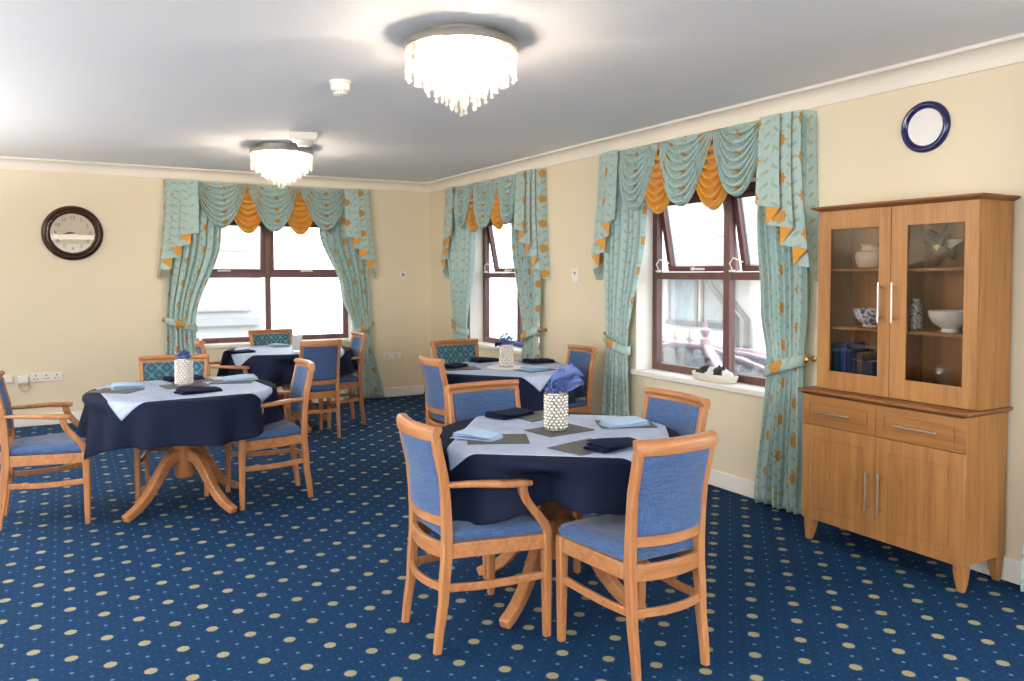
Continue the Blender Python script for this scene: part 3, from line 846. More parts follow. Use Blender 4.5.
# left table
mat(.69, 5.56, 8, 'slate mat under the bead vase on the left table')
mat(.285, 5.52, -35, 'slate mat under the pale blue napkin at the left rim of the left table')
mat(.76, 5.8, 5, 'slate mat under the navy napkin behind the left table vase')
mat(1.0, 5.6, -20, 'slate mat beneath the grey blue napkin at the right of the left table')
napkin(0, .35, 5.6, 10, 'pale blue folded napkin at the left rim of the left table')
napkin(2, .72, 5.83, 5, 'navy napkin behind the left table vase')
napkin(3, 1.06, 5.64, -8, 'pale grey blue napkin at the right side of the left table')
napkin(1, .73, 5.19, 12, 'long navy pointed napkin at the near rim of the left table', 0)
make_vase('bead vase with a small tuft of blue flowers on the left table', .685, 5.55, [], 2, .05, .045)
# middle table
o_ = MB().lathe([(.15, 0), (.155, .001), (.15, .003), (.02, .004)], n=48).build('doily', M['paper'], smooth=40); o_.location = (3.03, 5.41, ZT)
tag(o_, 'round white doily under the middle table vase', 'doily')
mat(3.13, 5.14, 15, 'slate mat under the flat pale napkin at the near rim of the middle table')
mat(2.68, 5.5, -10, 'slate mat under the navy napkin on the left of the middle table')
mat(3.42, 5.56, 10, 'slate mat under the navy napkin on the right of the middle table')
napkin(2, 2.66, 5.58, 30, 'navy napkin on the left of the middle table')
napkin(1, 3.08, 5.84, 10, 'navy napkin at the window side of the middle table', 0)
napkin(2, 3.42, 5.55, -10, 'navy folded napkin on the right of the middle table, before the wall chair')
napkin(0, 3.11, 5.11, 15, 'pale blue flat napkin at the near rim of the middle table')
make_vase('bead vase with round blue flower and purple ribbons on the middle table', 3.03, 5.41,
          [((0, 0, .175), (-.05, .02, .185), (-.085, .03, .175), .024, 'napnavy'), ((0, 0, .175), (.07, -.02, .18), (.12, -.05, .17), .032, 'ribbon')], 3, .1, .055)
# back table
napkin(2, 1.44, 7.62, 15, 'navy napkin at the left of the back window table', 0)
napkin(0, 1.9, 8.08, 20, 'pale blue napkin in front of the trellis chair at the back table', 0)
napkin(2, 2.32, 7.82, 70, 'navy napkin at the right of the back table by the armchair', 0)
ch = thing('menu_holder', 'clear upright card holder with a white card on the back table', 'menu holder', (1.93, 7.5, ZT), radians(-15))
MB().span((-.05, -.03, 0), (.05, .03, .006)).build('foot', M['glass'], ch, bevel=.001)
MB().span((-.05, -.004, .006), (.05, -.0015, .155)).build('front_sheet', M['glass'], ch)
MB().span((-.046, -.001, .008), (.046, .001, .15)).build('card', M['card'], ch)

# ------------------------------------------------------------------ display cabinet
cab = thing('display_cabinet', 'oak display cabinet with glazed upper doors against the right wall', 'cabinet', (XR, 2.58, 0), RZ)
cy = lambda d: -d                     # distance from the wall plane towards the room
HB = .46
bd = MB()                             # base carcass
bd.span((-HB, -.36, .13), (-HB + .018, -.025, .83)); bd.span((HB - .018, -.36, .13), (HB, -.025, .83))
bd.span((-HB + .018, -.36, .13), (HB - .018, -.025, .15)); bd.span((-HB + .018, -.035, .15), (HB - .018, -.025, .83)); bd.span((-.009, -.36, .15), (.009, -.035, .83)); bd.span((-HB + .018, -.36, .655), (HB - .018, -.035, .672))
bd.build('base_carcass', M['oak'], cab, bevel=.002)
wt_ = MB(); prof = [(.0, .832), (-.012, .84), (-.02, .848), (-.02, .856)]
def slab(mb, x, y0, y1, lev):
    """stack of rectangles with per-level overhang"""
    loops = [[(-x - o, y0 - o, z), (x + o, y0 - o, z), (x + o, y1, z), (-x - o, y1, z)] for o, z in lev]
    mb.loft(loops); return mb
slab(wt_, HB, -.38, -.02, [(0, .83), (.004, .834), (.022, .846), (.022, .858)]).build('worktop', M['oakdark'], cab, bevel=.001)
def panel_front(name, x0, x1, z0, z1, y, m, grooves=True, parent=cab, b=.062):
    p = MB(); d = .019
    if grooves:
        g = .0025
        p.span((x0, y, z0), (x1, y + d - .004, z1))
        p.span((x0, y - .004, z0), (x0 + b, y, z1)); p.span((x1 - b, y - .004, z0), (x1, y, z1))
        p.span((x0 + b, y - .004, z0), (x1 - b, y, z0 + b)); p.span((x0 + b, y - .004, z1 - b), (x1 - b, y, z1))
        p.span((x0 + b + g, y - .004, z0 + b + g), (x1 - b - g, y, z1 - b - g))
    return p.build(name, m, parent, bevel=.0012)
def bar_handle(parent, a, b, y, off=.03):
    m = MB(); a, b = V(a), V(b); d = (b - a).normalized()
    m.tube([a - d * .012, b + d * .012], .0055, 10)
    for q in (a + d * .012, b - d * .012): m.tube([q, q + V((0, off, 0))], .004, 8)
    return m.build('handle', M['steel'], parent, smooth=40)
YF = -.376
for s in (-1, 1):
    x0, x1 = (-HB + .002, -.0015) if s < 0 else (.0015, HB - .002)
    dr = panel_front('drawer', x0, x1, .666, .828, YF, M['oakx'], b=.045)
    xc = (x0 + x1) / 2 + (-.02 if s < 0 else 0)
    bar_handle(dr, (xc - .1, YF - .034, .742), (xc + .1, YF - .034, .742), YF)
    dd = panel_front('door', x0, x1, .132, .662, YF, M['oak'], b=.07)
    xh = -.036 if s < 0 else .036
    bar_handle(dd, (xh, YF - .034, .28), (xh, YF - .034, .468), YF)
for sx in (-1, 1):
    for y in (-.335, -.055):
        lp = []
        for z, k in ((.13, 1), (.1, 1.0), (.05, .82), (.012, .6), (0, .52)):
            w = .056 * k; o = (1 - k) * .014
            cx = sx * (HB - .03) + sx * o; c_y = y + (-o if y < -.2 else o)
            lp.append([(cx - w / 2, c_y - w / 2, z), (cx + w / 2, c_y - w / 2, z), (cx + w / 2, c_y + w / 2, z), (cx - w / 2, c_y + w / 2, z)])
        MB().loft(lp[::-1]).build('leg', M['oak'], cab, bevel=.006)
US = .016
HU, UF = .45, -.285                   # upper half width, front of the upper carcass
uc = MB()
uc.span((-HU, UF, .858), (-HU + .018, -.025, 1.848)); uc.span((HU - .018, UF, .858), (HU, -.025, 1.848))
uc.span((-HU + .018, UF, .858), (HU - .018, -.025, .876)); uc.span((-HU + .018, UF, 1.83), (HU - .018, -.025, 1.848)); uc.span((-HU + .018, -.035, .876), (HU - .018, -.025, 1.83))
uc.span((-.009, UF, .876), (.009, -.035, 1.83))
uc.build('upper_carcass', M['oak'], cab, bevel=.002).location.x = US
slab(MB(), HU, -.303, -.02, [(0, 1.848), (.004, 1.85), (.028, 1.862), (.03, 1.872)]).build('cornice', M['oakdark'], cab, bevel=.001).location.x = US
SH = (1.21, 1.53)
for z in SH:
    for s in (-1, 1):
        x0, x1 = (-HU + .018, -.009) if s < 0 else (.009, HU - .018)
        MB().span((x0, UF + .02, z - .016), (x1, -.035, z)).build('shelf', M['oakx'], cab, bevel=.001).location.x = US
UY = -.303
for s in (-1, 1):
    x0, x1 = (-HU + .002, -.0015) if s < 0 else (.0015, HU - .002)
    a0, a1 = (x0 + .082, x1 - .068) if s < 0 else (x0 + .087, x1 - .068)
    z0, z1, g0, g1 = .862, 1.846, .963, 1.745
    p = MB(); e = UY + .017
    p.span((x0, UY, z0), (a0, e, z1)); p.span((a1, UY, z0), (x1, e, z1)); p.span((a0, UY, z0), (a1, e, g0)); p.span((a0, UY, g1), (a1, e, z1))
    d = p.build('glazed_door', M['oak'], cab, bevel=.0015); d.location.x = US
    MB().span((a0, UY + .008, g0), (a1, UY + .012, g1)).build('pane', M['cabglass'], d)
    xh = -.048 if s < 0 else .029
    bar_handle(d, (xh, UY - .032, 1.262), (xh, UY - .032, 1.445), UY)

CP = lambda x, y, z: (XR + y, 2.58 - x, z)           # cabinet local -> room
def inside(o, x, y, z, label, cat, group=None):
    o.location = CP(x, y, z); o.rotation_euler = (0, 0, RZ); return tag(o, label, cat, group)
o = MB().lathe([(.03, 0), (.062, .004), (.072, .03), (.078, .07), (.07, .088), (.045, .096), (.042, .118), (.056, .13), (.052, .131), (.036, .116)], n=32).build('ceramic_pot', M['pot'], smooth=40)
inside(o, -.205, -.16, 1.5305, 'squat beige ceramic pot with a neck on the top left cabinet shelf', 'pot')
BOWL = [(.03, 0), (.036, .0), (.036, .012), (.03, .016), (.066, .04), (.082, .075), (.085, .1), (.081, .1), (.07, .06), (.03, .024)]
o = MB().lathe(BOWL, n=36).build('bowl', M['bluewhite'], smooth=50); inside(o, -.195, -.17, 1.2105, 'blue flowered white bowl on the left middle cabinet shelf', 'bowl')
o = MB().lathe([(.034, 0), (.042, 0), (.042, .012), (.036, .018), (.08, .045), (.098, .08), (.1, .105), (.096, .108), (.085, .06), (.03, .028)], n=36).build('bowl', M['ceramic'], smooth=50)
inside(o, .255, -.17, 1.2105, 'larger plain white bowl on the right middle cabinet shelf', 'bowl')
o = MB().lathe([(.024, 0), (.032, .002), (.034, .03), (.036, .09), (.032, .13), (.02, .14), (.02, .15), (.026, .156), (.016, .154)], n=24).build('speckled_vase', M['dotvase'], smooth=40)
o.scale = (.85, .85, 1.05); inside(o, .085, -.19, 1.2105, 'slim grey speckled vase on the right middle cabinet shelf', 'vase')
# star: spikes on the faces of an octahedron
st = MB(); dirs = [V((1, 0, .25)), V((-1, 0, .2)), V((.25, 0, 1)), V((-.3, 0, -1)), V((.55, -.8, .4)), V((-.5, -.75, .5)), V((.1, -.8, -.5)), V((0, .9, .2)), V((.8, -.2, -.75)), V((-.75, .1, .85))]
for d in dirs:
    d = d.normalized(); a = d.cross(V((.21, .43, .87))).normalized(); b = d.cross(a)
    L, w = .118, .042
    base = [d * .02 + a * w, d * .02 + b * w, d * .02 - a * w, d * .02 - b * w]
    st.add(base + [d * L, d * -.005], [(0, 1, 4), (1, 2, 4), (2, 3, 4), (3, 0, 4), (0, 3, 2, 1)])
mz = min(p[2] for p in st.v)
st.v = [(p[0], p[1], p[2] - mz) for p in st.v]
o = st.build('star_ornament', M['silver']); inside(o, .195, -.15, 1.5305, 'silver pointed star ornament on the top right cabinet shelf', 'ornament')
gl = MB().lathe([(.02, 0), (.045, .004), (.05, .02), (.03, .05), (.014, .07), (.014, .085), (.03, .1), (.042, .125), (.036, .155), (.015, .175)], n=18)
o = gl.build('glass_ornament', M['crystal'], smooth=30); inside(o, .215, -.17, .8765, 'clear glass ornament at the bottom right of the cabinet', 'ornament')
bx = -.405 + .01
for i, (w, h, dp, c, lab) in enumerate([(.034, .23, .15, (42, 116, 138), 'tall teal book at the left end of the cabinet row'), (.05, .235, .16, (44, 70, 132), 'thick blue book beside the teal one in the cabinet'),
        (.03, .205, .15, (28, 40, 86), 'navy book third from the left in the cabinet'), (.028, .2, .15, (22, 34, 74), 'dark blue book with pale spine lines in the cabinet'),
        (.034, .195, .14, (84, 72, 70), 'brown grey book near the right of the cabinet row'), (.06, .15, .14, (20, 28, 58), 'short dark navy book at the right end of the row')]):
    bk = thing('book', lab, 'book', (0, 0, 0), group='books in the cabinet')
    MB().span((.003, .004, .003), (w - .003, dp, h - .003)).build('page_block', M['paper'], bk)
    cv = MB().span((0, 0, 0), (w, .003, h)); cv.span((0, .003, 0), (.0025, dp + .003, h)); cv.span((w - .0025, .003, 0), (w, dp + .003, h)); cv.build('cover', book(c), bk, bevel=.001)
    if i in (1, 3, 4):
        q = MB()
        for zz in (.2, .75): q.span((.002, -.0012, h * zz), (w - .002, .0, h * zz + .006))
        q.build('spine_band', M['brass'], bk)
    bk.location = CP(bx, -.215, .8765); bk.rotation_euler = (0, 0, RZ); bx += w + .003

# ------------------------------------------------------------------ cat basket on the sill
ct = thing('cat_basket', 'oval white wicker basket on the window sill beside the cabinet', 'basket', (XR + .07, 4.2, .7305), RZ)
bk = MB(); lev = [(.86, .0), (.95, .008), (1.0, .03), (1.03, .05), (1.0, .056), (.95, .048), (.9, .02)]
bk.loft([[(.21 * k * cos(2 * pi * j / 40), .083 * k * sin(2 * pi * j / 40), z) for j in range(40)] for k, z in lev])
bk.build('basket', M['wicker'], ct, smooth=50)
kt = MB()
kt.ball((-.055, .005, .052), .07, 18, 12, (1.05, .75, .62)); kt.ball((.015, .005, .05), .062, 18, 12, (1.2, .8, .65)); kt.ball((.075, -.012, .056), .046, 18, 12, (1.05, .95, .85))
kt.ball((.115, .004, .042), .034, 14, 10, (1, 1, .8)); kt.ball((.098, -.04, .045), .02, 12, 8, (1, 1, .8))
for ex in (.052, .09): kt.loft([[(ex + r * cos(2 * pi * j / 8), -.012 + r * .6 * sin(2 * pi * j / 8), z) for j in range(8)] for r, z in ((.017, .082), (.012, .1), (.003, .116))])
kt.tube([(-.12, .0, .04), (-.115, -.045, .045), (-.06, -.06, .042), (.0, -.055, .04)], .013, 8)
ko = kt.build('toy_cat', M['cat'], smooth=180)
rm = ko.modifiers.new('remesh', 'REMESH'); rm.mode = 'VOXEL'; rm.voxel_size = .005; rm.use_smooth_shade = True
ko.location = (XR + .07, 4.2, .7305 + .012); ko.scale = (1.15, 1.0, 1.0); ko.rotation_euler = (0, 0, RZ)
tag(ko, 'black and white toy cat curled asleep in the sill basket', 'toy cat')

# ------------------------------------------------------------------ things on walls and ceiling
ck = thing('wall_clock', 'large round dark wood clock on the back wall, left', 'clock', (.103, YB, 1.908))
def facing(mb): mb.v = [(p[0], -p[2], p[1]) for p in mb.v]; return mb        # lathe axis -> towards the room (-y)
R = .273
facing(MB().lathe([(R, 0), (R, .02), (R - .012, .035), (R - .03, .045), (R - .045, .034), (R - .058, .04), (R - .07, .028), (R - .078, .012), (R - .078, 0)], n=72)).build('clock_rim', M['clockrim'], ck, smooth=40)
facing(MB().lathe([(R - .076, .004), (R - .076, .01), (.002, .0101)], n=64)).build('dial', plain('dial_paper', rgb(222, 208, 186), .6, var=.04, sc=14), ck)
def text_obj(name, s, size, loc, parent, m, rot=(pi / 2, 0, 0)):
    cu = bpy.data.curves.new(name, 'FONT'); cu.body = s; cu.size = size; cu.align_x = 'CENTER'; cu.align_y = 'CENTER'; cu.extrude = .0008
    cu.materials.append(m); tmp = bpy.data.objects.new(name, cu)
    me = bpy.data.meshes.new_from_object(tmp); bpy.data.objects.remove(tmp); bpy.data.curves.remove(cu)
    o = bpy.data.objects.new(name, me); COL.objects.link(o); o.location = loc; o.rotation_euler = rot; o.parent = parent; return o
ink = plain('dial_ink', rgb(84, 74, 64), .6)
for n_ in range(1, 13):
    a = radians(90 - 30 * n_); text_obj('numeral', str(n_), .05, (.152 * cos(a), -.0112, .152 * sin(a)), ck, ink)
for a, L, w in ((172, .05, .007), (186, .085, .005)):
    hm = MB(); d = V((cos(radians(a)), 0, sin(radians(a)))); s_ = V((-d.z, 0, d.x)) * w
    p = [d * -.02 - s_, d * L * .8 - s_, d * L, d * L * .8 + s_, d * -.02 + s_]
    hm.loft([[q + V((0, -.0125, 0)) for q in p], [q + V((0, -.0145, 0)) for q in p]]); hm.build('hand', M['black'], ck)
facing(MB().lathe([(R - .075, .019), (R - .075, .021), (.002, .0212)], n=64, cap0=True)).build('clock_glass', M['clockglass'], ck)

pl = thing('wall_plaque', 'round white disc with glossy navy rim, on the wall above the cabinet', 'wall decoration', (XR, 2.582, 2.279), RZ)
R = .135
facing(MB().lathe([(R, 0), (R, .012), (R - .006, .022), (R - .018, .026), (R - .032, .018), (R - .038, .008), (R - .038, 0)], n=64)).build('rim', M['navygloss'], pl, smooth=50)
facing(MB().lathe([(R - .036, .003), (R - .036, .008), (.002, .0081)], n=56)).build('face', M['lightgrey'], pl)

def plate(name, label, cat, u, z, w, h, wallk, build, group=None):
    loc, rz = ((XR, -u), RZ) if wallk == 'R' else ((u, YB), 0)
    t = thing(name, label, cat, (loc[0], loc[1], z), rz, group)
    MB().span((-w / 2, -.011, -h / 2), (w / 2, .001, h / 2)).build('plate', M['plastic'], t, bevel=.003)
    build(t); return t
def sockets(t, xs, sw=True):
    for x in xs:
        b = MB()
        for dx, dz, w, h in ((0, .018, .008, .018), (-.014, -.014, .014, .007), (.014, -.014, .014, .007)): b.span((x + dx - w / 2, -.0116, dz - h / 2), (x + dx + w / 2, -.0108, dz + h / 2))
        b.build('pin_slots', M['black'], t)
        if sw: MB().span((x - .035, -.015, .008), (x - .022, -.011, .03)).build('switch', M['plastic'], t, bevel=.001)
plate('wall_socket', 'long multi gang white socket strip on the back wall, left of the left table', 'socket', -.15, .478, .28, .085, 'B', lambda t: sockets(t, (-.09, 0, .09)))
def plug_box(t):
    MB().span((-.045, -.05, -.03), (.045, -.011, .03)).build('plug', M['plastic'], t, bevel=.006)
    c = plain('cream_cable', rgb(226, 206, 150), .5)
    MB().tube([(-.03, -.03, -.03), (-.035, -.03, -.07), (-.01, -.035, -.105), (.03, -.035, -.1), (.045, -.03, -.06), (.035, -.03, -.035), (.0, -.03, -.06), (-.02, -.03, -.09), (.02, -.035, -.118), (.055, -.03, -.08), (.04, -.03, -.028)], .006, 8).build('cable', c, t, smooth=60)
plate('wall_socket', 'square white socket with plug and looped cream cable, back wall', 'socket', -.345, .462, .09, .085, 'B', plug_box)
plate('wall_socket', 'white box left of the plugged socket, behind the armchair', 'socket', -.475, .478, .1, .075, 'B', lambda t: MB().span((-.045, -.03, -.033), (.045, -.011, .033)).build('cover', M['plastic'], t, bevel=.004))
plate('wall_socket', 'double white socket low on the back wall, right of the curtain', 'socket', 3.49, .498, .235, .085, 'B', lambda t: sockets(t, (-.075, .04)))
def rocker(t):
    MB().span((-.013, -.016, -.03), (.013, -.011, -.002)).build('rocker', M['plastic'], t, bevel=.002)
    MB().span((-.013, -.014, .006), (.013, -.011, .03)).build('rocker', M['greyplas'], t, bevel=.002)
plate('light_switch', 'small white switch plate between the two right wall windows', 'switch', -5.87, 1.49, .09, .12, 'R', rocker)
plate('call_point', 'tiny white box high on the back wall near the room corner', 'switch', 3.63, 1.49, .07, .075, 'B', lambda t: MB().span((-.018, -.018, -.018), (.018, -.011, .018)).build('button', M['greyplas'], t, bevel=.003))

sd = thing('smoke_detector', 'round cream smoke detector on the ceiling between the two chandeliers', 'smoke detector', (1.43, 4.53, ZC))
MB().lathe([(.062, 0), (.062, -.012), (.056, -.016), (.055, -.05), (.05, -.054)][::-1], n=32).build('base', M['plastic'], sd, smooth=40)
MB().lathe([(.046, -.054), (.042, -.062), (.042, -.074), (.03, -.082), (.01, -.083)][::-1], n=28).build('sensor_cap', M['plastic'], sd, smooth=40)
sv = MB()
for k in range(14): a = 2 * pi * k / 14; sv.box((.043 * cos(a), .043 * sin(a), -.063), (.004, .01, .008), a)
sv.build('vent', M['greyplas'], sd)
em = thing('emergency_light', 'white emergency light unit on the ceiling beside the far chandelier', 'emergency light', (1.70, 6.33, ZC), radians(-20))
em_b = MB(); em_b.loft([[(-.11, -.075, 0), (.11, -.075, 0), (.11, .075, 0), (-.11, .075, 0)], [(-.1, -.066, -.06), (.1, -.066, -.06), (.1, .066, -.06), (-.1, .066, -.06)]][::-1]); em_b.build('housing', M['plastic'], em, bevel=.006)
MB().lathe([(.066, -.06), (.066, -.075), (.05, -.1), (.02, -.106)][::-1], n=28).build('lens', M['ceramic'], em, smooth=40)

# ------------------------------------------------------------------ chandeliers
def strand_mesh(L, i):
    m = MB(); z = 0
    nb = max(2, int(L * .45 / .026))
    for k in range(nb):
        m.ball((0, 0, -.012 - k * .026), .0115, 6, 4, (1, 1, 1.1))
    z = -.012 - nb * .026
    rest = L + z
    rod = max(.05, rest - .03)
    m.loft([[(r * cos(pi / 3 * j), r * sin(pi / 3 * j), z - d) for j in range(6)] for r, d in ((.003, 0), (.0085, .012), (.0085, rod - .014), (.003, rod))][::-1])
    m.ball((0, 0, z - rod - .011), .0105, 6, 4)
    m.tube([(0, 0, 0), (0, 0, z)], .0012, 4)
    return m
STR = None
def chandelier(label, x, y):
    global STR
    t = thing('crystal_chandelier', label, 'chandelier', (x, y, ZC), group='crystal ceiling lights')
    MB().lathe([(.2, 0), (.2, -.032), (.268, -.036), (.27, -.042), (.27, -.066), (.266, -.07), (.02, -.069)][::-1], n=72).build('ceiling_plate', M['steel'], t, smooth=40)
    rings = [(.256, 26, .132), (.212, 20, .178), (.165, 16, .213), (.118, 11, .248), (.07, 7, .278), (.025, 3, .308)]
    if STR is None:
        STR = []
        for i, (r, n, L) in enumerate(rings):
            row = []
            for q in range(2):
                o = strand_mesh(L - .012 * q, i).build('crystal_strand', M['crystal'], t)
                row.append(o.data); COL.objects.unlink(o); bpy.data.objects.remove(o)
            STR.append(row)
    rn = random.Random(int(x * 100))
    for i, (r, n, L) in enumerate(rings):
        for k in range(n):
            a = 2 * pi * (k + .5 * (i % 2)) / n
            o = bpy.data.objects.new('crystal_strand', STR[i][k % 2]); COL.objects.link(o); o.parent = t
            o.location = (r * cos(a), r * sin(a), -.07); o.rotation_euler = (0, 0, rn.uniform(0, 3))
    for k in range(6):
        a = 2 * pi * (k + .25) / 6; rr = .142
        bb = MB().ball((rr * cos(a), rr * sin(a), -.165), .016, 12, 8, (1, 1, 1.4)); bb.lathe([(.012, -.147), (.012, -.069)][::-1], (rr * cos(a), rr * sin(a), 0), 10)
        bb.build('bulb', M['bulb'], t, smooth=60)
    return t
chandelier('large crystal ceiling light nearest us, over the middle of the room', 1.66, 3.4)
chandelier('smaller looking crystal ceiling light near the back window', 1.70, 7.08)
# lamp behind the camera, seen as the white streak in the clock glass
bt = thing('batten_light', 'long white fluorescent batten hung below the ceiling behind the viewer', 'ceiling light', (.15, -2.3, ZC))
MB().span((-1.2, -.05, -.24), (1.2, .05, -.2)).build('housing', M['plastic'], bt, bevel=.004)
MB().span((-1.17, -.045, -.35), (1.17, .045, -.24)).build('diffuser', M['tubelamp'], bt, bevel=.01)
for s in (-1, 1): MB().tube([(s * .9, 0, 0), (s * .9, 0, -.2)], .006, 8).build('drop_rod', M['steel'], bt, smooth=60)
# invented fill lights, out of view left and behind, to brighten the ceiling
def uplighter(label, x, y, rz, watts):
    t = thing('fill_uplighter', label, 'fill light', (x, y, 1.62), rz, 'added fill lights')
    bw = MB().lathe([(.03, -.14), (.09, -.11), (.15, -.05), (.17, .0), (.166, .0), (.145, -.046), (.08, -.1), (.02, -.125)], (0, -.2, 0), 28); bw.build('bowl', M['ceramic'], t, smooth=50)
    MB().span((-.04, -.06, -.13), (.04, 0, -.03)).span((-.02, -.12, -.1), (.02, -.05, -.07)).build('bracket', M['steel'], t, bevel=.004)
    l = bpy.data.lights.new('fill_light', 'AREA'); l.shape = 'DISK'; l.size = .24; l.energy = watts; l.color = (1, .97, .93)
    o = bpy.data.objects.new('fill_light', l); COL.objects.link(o); o.parent = t; o.location = (0, -.2, -.035); o.rotation_euler = (pi, 0, 0)
for y_, w_, n_ in ((-1.6 + 3.2, UPW, 'between the two added openings'), (5.3, UPW * .5, 'beyond the second added opening'), (6.9, UPW * .85, 'near the far left corner')):
    uplighter('added fill light in a white bowl on the left wall ' + n_, XL, y_, pi / 2, w_)
uplighter('added fill light in a white bowl on the rear wall behind the viewer', 2.6, YR, pi, UPW * 1.6)

# ------------------------------------------------------------------ outside
hs = thing('white_house', 'white rendered house with a tiled roof seen through the right window', 'house', (8.6, 8.0, -2.6))
hw = MB(); zt_ = 4.15
hw.span((0, -6, 0), (4.5, 6, zt_)); hw.build('wall', M['renderwall'], hs)
rf = MB(); rf.loft([[(-.35, -6.4, zt_ - .12), (-.35, 6.4, zt_ - .12), (-.35, 6.4, zt_), (-.35, -6.4, zt_)], [(3.4, -6.4, zt_ + 3.4), (3.4, 6.4, zt_ + 3.4), (3.4, 6.4, zt_ + 3.55), (3.4, -6.4, zt_ + 3.55)]])
rf.build('roof', M['rooftile'], hs)
gt = MB().tube([(-.4, -6.4, zt_ - .05), (-.4, 6.4, zt_ - .05)], .05, 8); gt.build('gutter', M['greyplas'], hs, smooth=60)
for (y0, y1) in ((1.3, 1.87), (.7, 1.1)):
    w_ = MB(); z0, z1 = 3.36, 4.0
    w_.span((-.03, y0 - .06, z0 - .06), (.03, y0, z1 + .06)); w_.span((-.03, y1, z0 - .06), (.03, y1 + .06, z1 + .06)); w_.span((-.03, y0, z1), (.03, y1, z1 + .06)); w_.span((-.06, y0 - .08, z0 - .08), (.03, y1 + .08, z0))
    wo = w_.build('window', M['greyplas'], hs)
    MB().span((-.015, y0, z0), (-.005, y1, z1)).build('pane', M['greyglass'], wo)
for yy in (.36, .16):
    MB().tube([(-.36, yy + .35, zt_ - .1), (-.3, yy + .1, zt_ - .4), (-.08, yy, zt_ - .7), (-.08, yy, 1.0)], .045, 8).build('downpipe', M['greyplas'], hs, smooth=60)
# conservatory roof with ridge cresting
cv = thing('conservatory', 'conservatory roof with spiked ridge outside the right window', 'conservatory', (0, 0, 0))
rx, rz_ = 6.2, .71; y0, y1 = 6.52, 9.6
ex0, ez = 4.75, .42
plum = plain('plum_upvc', rgb(186, 166, 174), .5)
b = MB(); b.span((rx - .05, y0, rz_ - .06), (rx + .05, y1, rz_)); b.build('ridge', plum, cv)
gp = MB()
gp.add([(rx, y0, rz_ - .03), (rx, y1, rz_ - .03), (ex0, y1, ez), (ex0, y0 - 1.9, ez)], [(0, 1, 2, 3)])
gp.add([(rx, y0, rz_ - .03), (ex0, y0 - 1.9, ez), (7.9, y0 - 1.9, ez)], [(0, 1, 2)])
gp.build('roof_glazing', M['roofglass'], cv, solid=.02)
br = MB()
for yy in (7.1, 7.7, 8.3, 8.9, 9.5): br.sweep([(rx, yy, rz_ - .02), (ex0, yy, ez + .02)], RECT(.05, .04))
br.sweep([(rx, y0, rz_ - .02), (ex0, y0 - 1.9, ez + .02)], RECT(.08, .06)); br.sweep([(rx, y0, rz_ - .02), (7.9, y0 - 1.9, ez + .02)], RECT(.08, .06))
for k in (.35, .7): br.sweep([(rx, y0, rz_ - .02), (ex0 + (7.9 - ex0) * k, y0 - 1.9, ez + .02)], RECT(.05, .04))
br.build('roof_bar', plum, cv)
lw = MB().span((ex0 + .02, y0 - 1.88, -2.6), (ex0 + .1, y1, ez)); lw.span((ex0 + .1, y0 - 1.88, -2.6), (7.9, y0 - 1.8, ez)); lw.build('side_wall', M['renderwall'], cv)
for k in range(8):
    yy = y0 + .28 + k * .26
    s_ = MB(); s_.sweep([(rx, yy, rz_), (rx, yy, rz_ + .1), (rx, yy, rz_ + .16)], RECT(.02, .02), (0, 1, 0), [1.2, 1, .2]); s_.sweep([(rx, yy - .06, rz_ + .03), (rx, yy, rz_ + .07), (rx, yy + .06, rz_ + .03)], RECT(.015, .02)); s_.build('cresting', plum, cv)
MB().lathe([(.06, 0), (.06, .07), (.03, .09), (.055, .13), (.055, .17), (.025, .2), (.028, .22), (.005, .31)], (rx, y0 + .03, rz_), 14).build('finial', plum, cv, smooth=40)
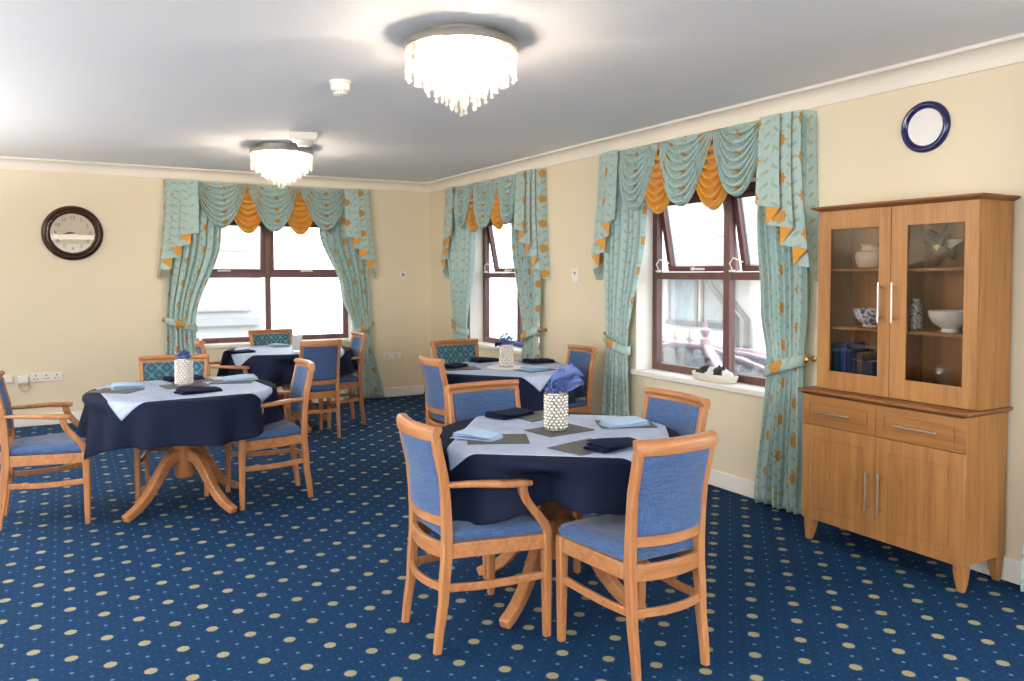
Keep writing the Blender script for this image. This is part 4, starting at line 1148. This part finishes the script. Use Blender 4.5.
# building beyond the back window
bb = thing('pale_building', 'pale building with a long window band seen through the back window', 'building', (-3.0, 14.5, -2.6))
MB().span((0, 0, 0), (6.1, 4, 7)).build('wall', M['greyrender'], bb)
MB().span((-.2, -.12, 3.2), (6.05, 0, 3.32)).build('ledge', M['greyplas'], bb)
wn = MB(); wn.span((.4, -.06, 3.45), (5.9, 0, 3.5)); wn.span((.4, -.06, 4.5), (5.9, 0, 4.58)); wn.build('window', M['greyplas'], bb)
MB().span((.4, -.03, 3.5), (5.9, -.01, 4.5)).build('pane', plain('pale_blind', rgb(168, 172, 178), .4), bb)
gd = MB().span((-20, -20, -2.7), (30, 40, -2.6)).build('ground', M['paving']); struct(gd)

# ------------------------------------------------------------------ light
wd = bpy.data.worlds.new('sky'); SC.world = wd; wd.use_nodes = True
bg = wd.node_tree.nodes['Background']; bg.inputs[0].default_value = (.93, .97, 1, 1); bg.inputs[1].default_value = 7.0
def portal(loc, rot, sx, sy):
    l = bpy.data.lights.new('daylight_portal', 'AREA'); l.shape = 'RECTANGLE'; l.size = sx; l.size_y = sy; l.cycles.is_portal = True
    o = bpy.data.objects.new('daylight_portal', l); COL.objects.link(o); o.location = loc; o.rotation_euler = rot
PH = pi / 2
for c, w in (W1, W2, (-1.1, 1.2)): portal((XR + .3, -c, 1.42), (PH, 0, PH), w, 1.5)
portal((W3[0], YB + .3, 1.42), (PH, 0, pi), W3[1], 1.5)
portal((XL - .3, -.4, 1.3), (PH, 0, -PH), 2.8, 2.0); portal((XL - .3, 3.6, 1.3), (PH, 0, -PH), 2.8, 2.0)
portal((.5, YR - .3, 1.25), (PH, 0, 0), 4.2, 1.9)

# ------------------------------------------------------------------ camera
F, PY = 790.0, 301.5
cam = bpy.data.cameras.new('camera'); co = bpy.data.objects.new('camera', cam); COL.objects.link(co)
cam.sensor_fit = 'HORIZONTAL'; cam.sensor_width = 36; cam.lens = F * 36 / 1024
cam.shift_y = -(340.5 - PY) / 1024
co.location = (0, 0, 1.5); co.rotation_euler = (radians(90 - 2.0), 0, radians(-29.67))
cam.clip_start = .05; SC.camera = co
SC.view_settings.view_transform = 'Standard'; SC.view_settings.look = 'None'; SC.view_settings.exposure = 0.15; SC.view_settings.gamma = 1
SC.view_settings.use_curve_mapping = False
SC.cycles.max_bounces = 10; SC.cycles.diffuse_bounces = 6; SC.cycles.transparent_max_bounces = 24; SC.cycles.glossy_bounces = 4
SC.cycles.caustics_reflective = False; SC.cycles.caustics_refractive = False
SC.cycles.sample_clamp_indirect = 6
SC.cycles.use_denoising = True
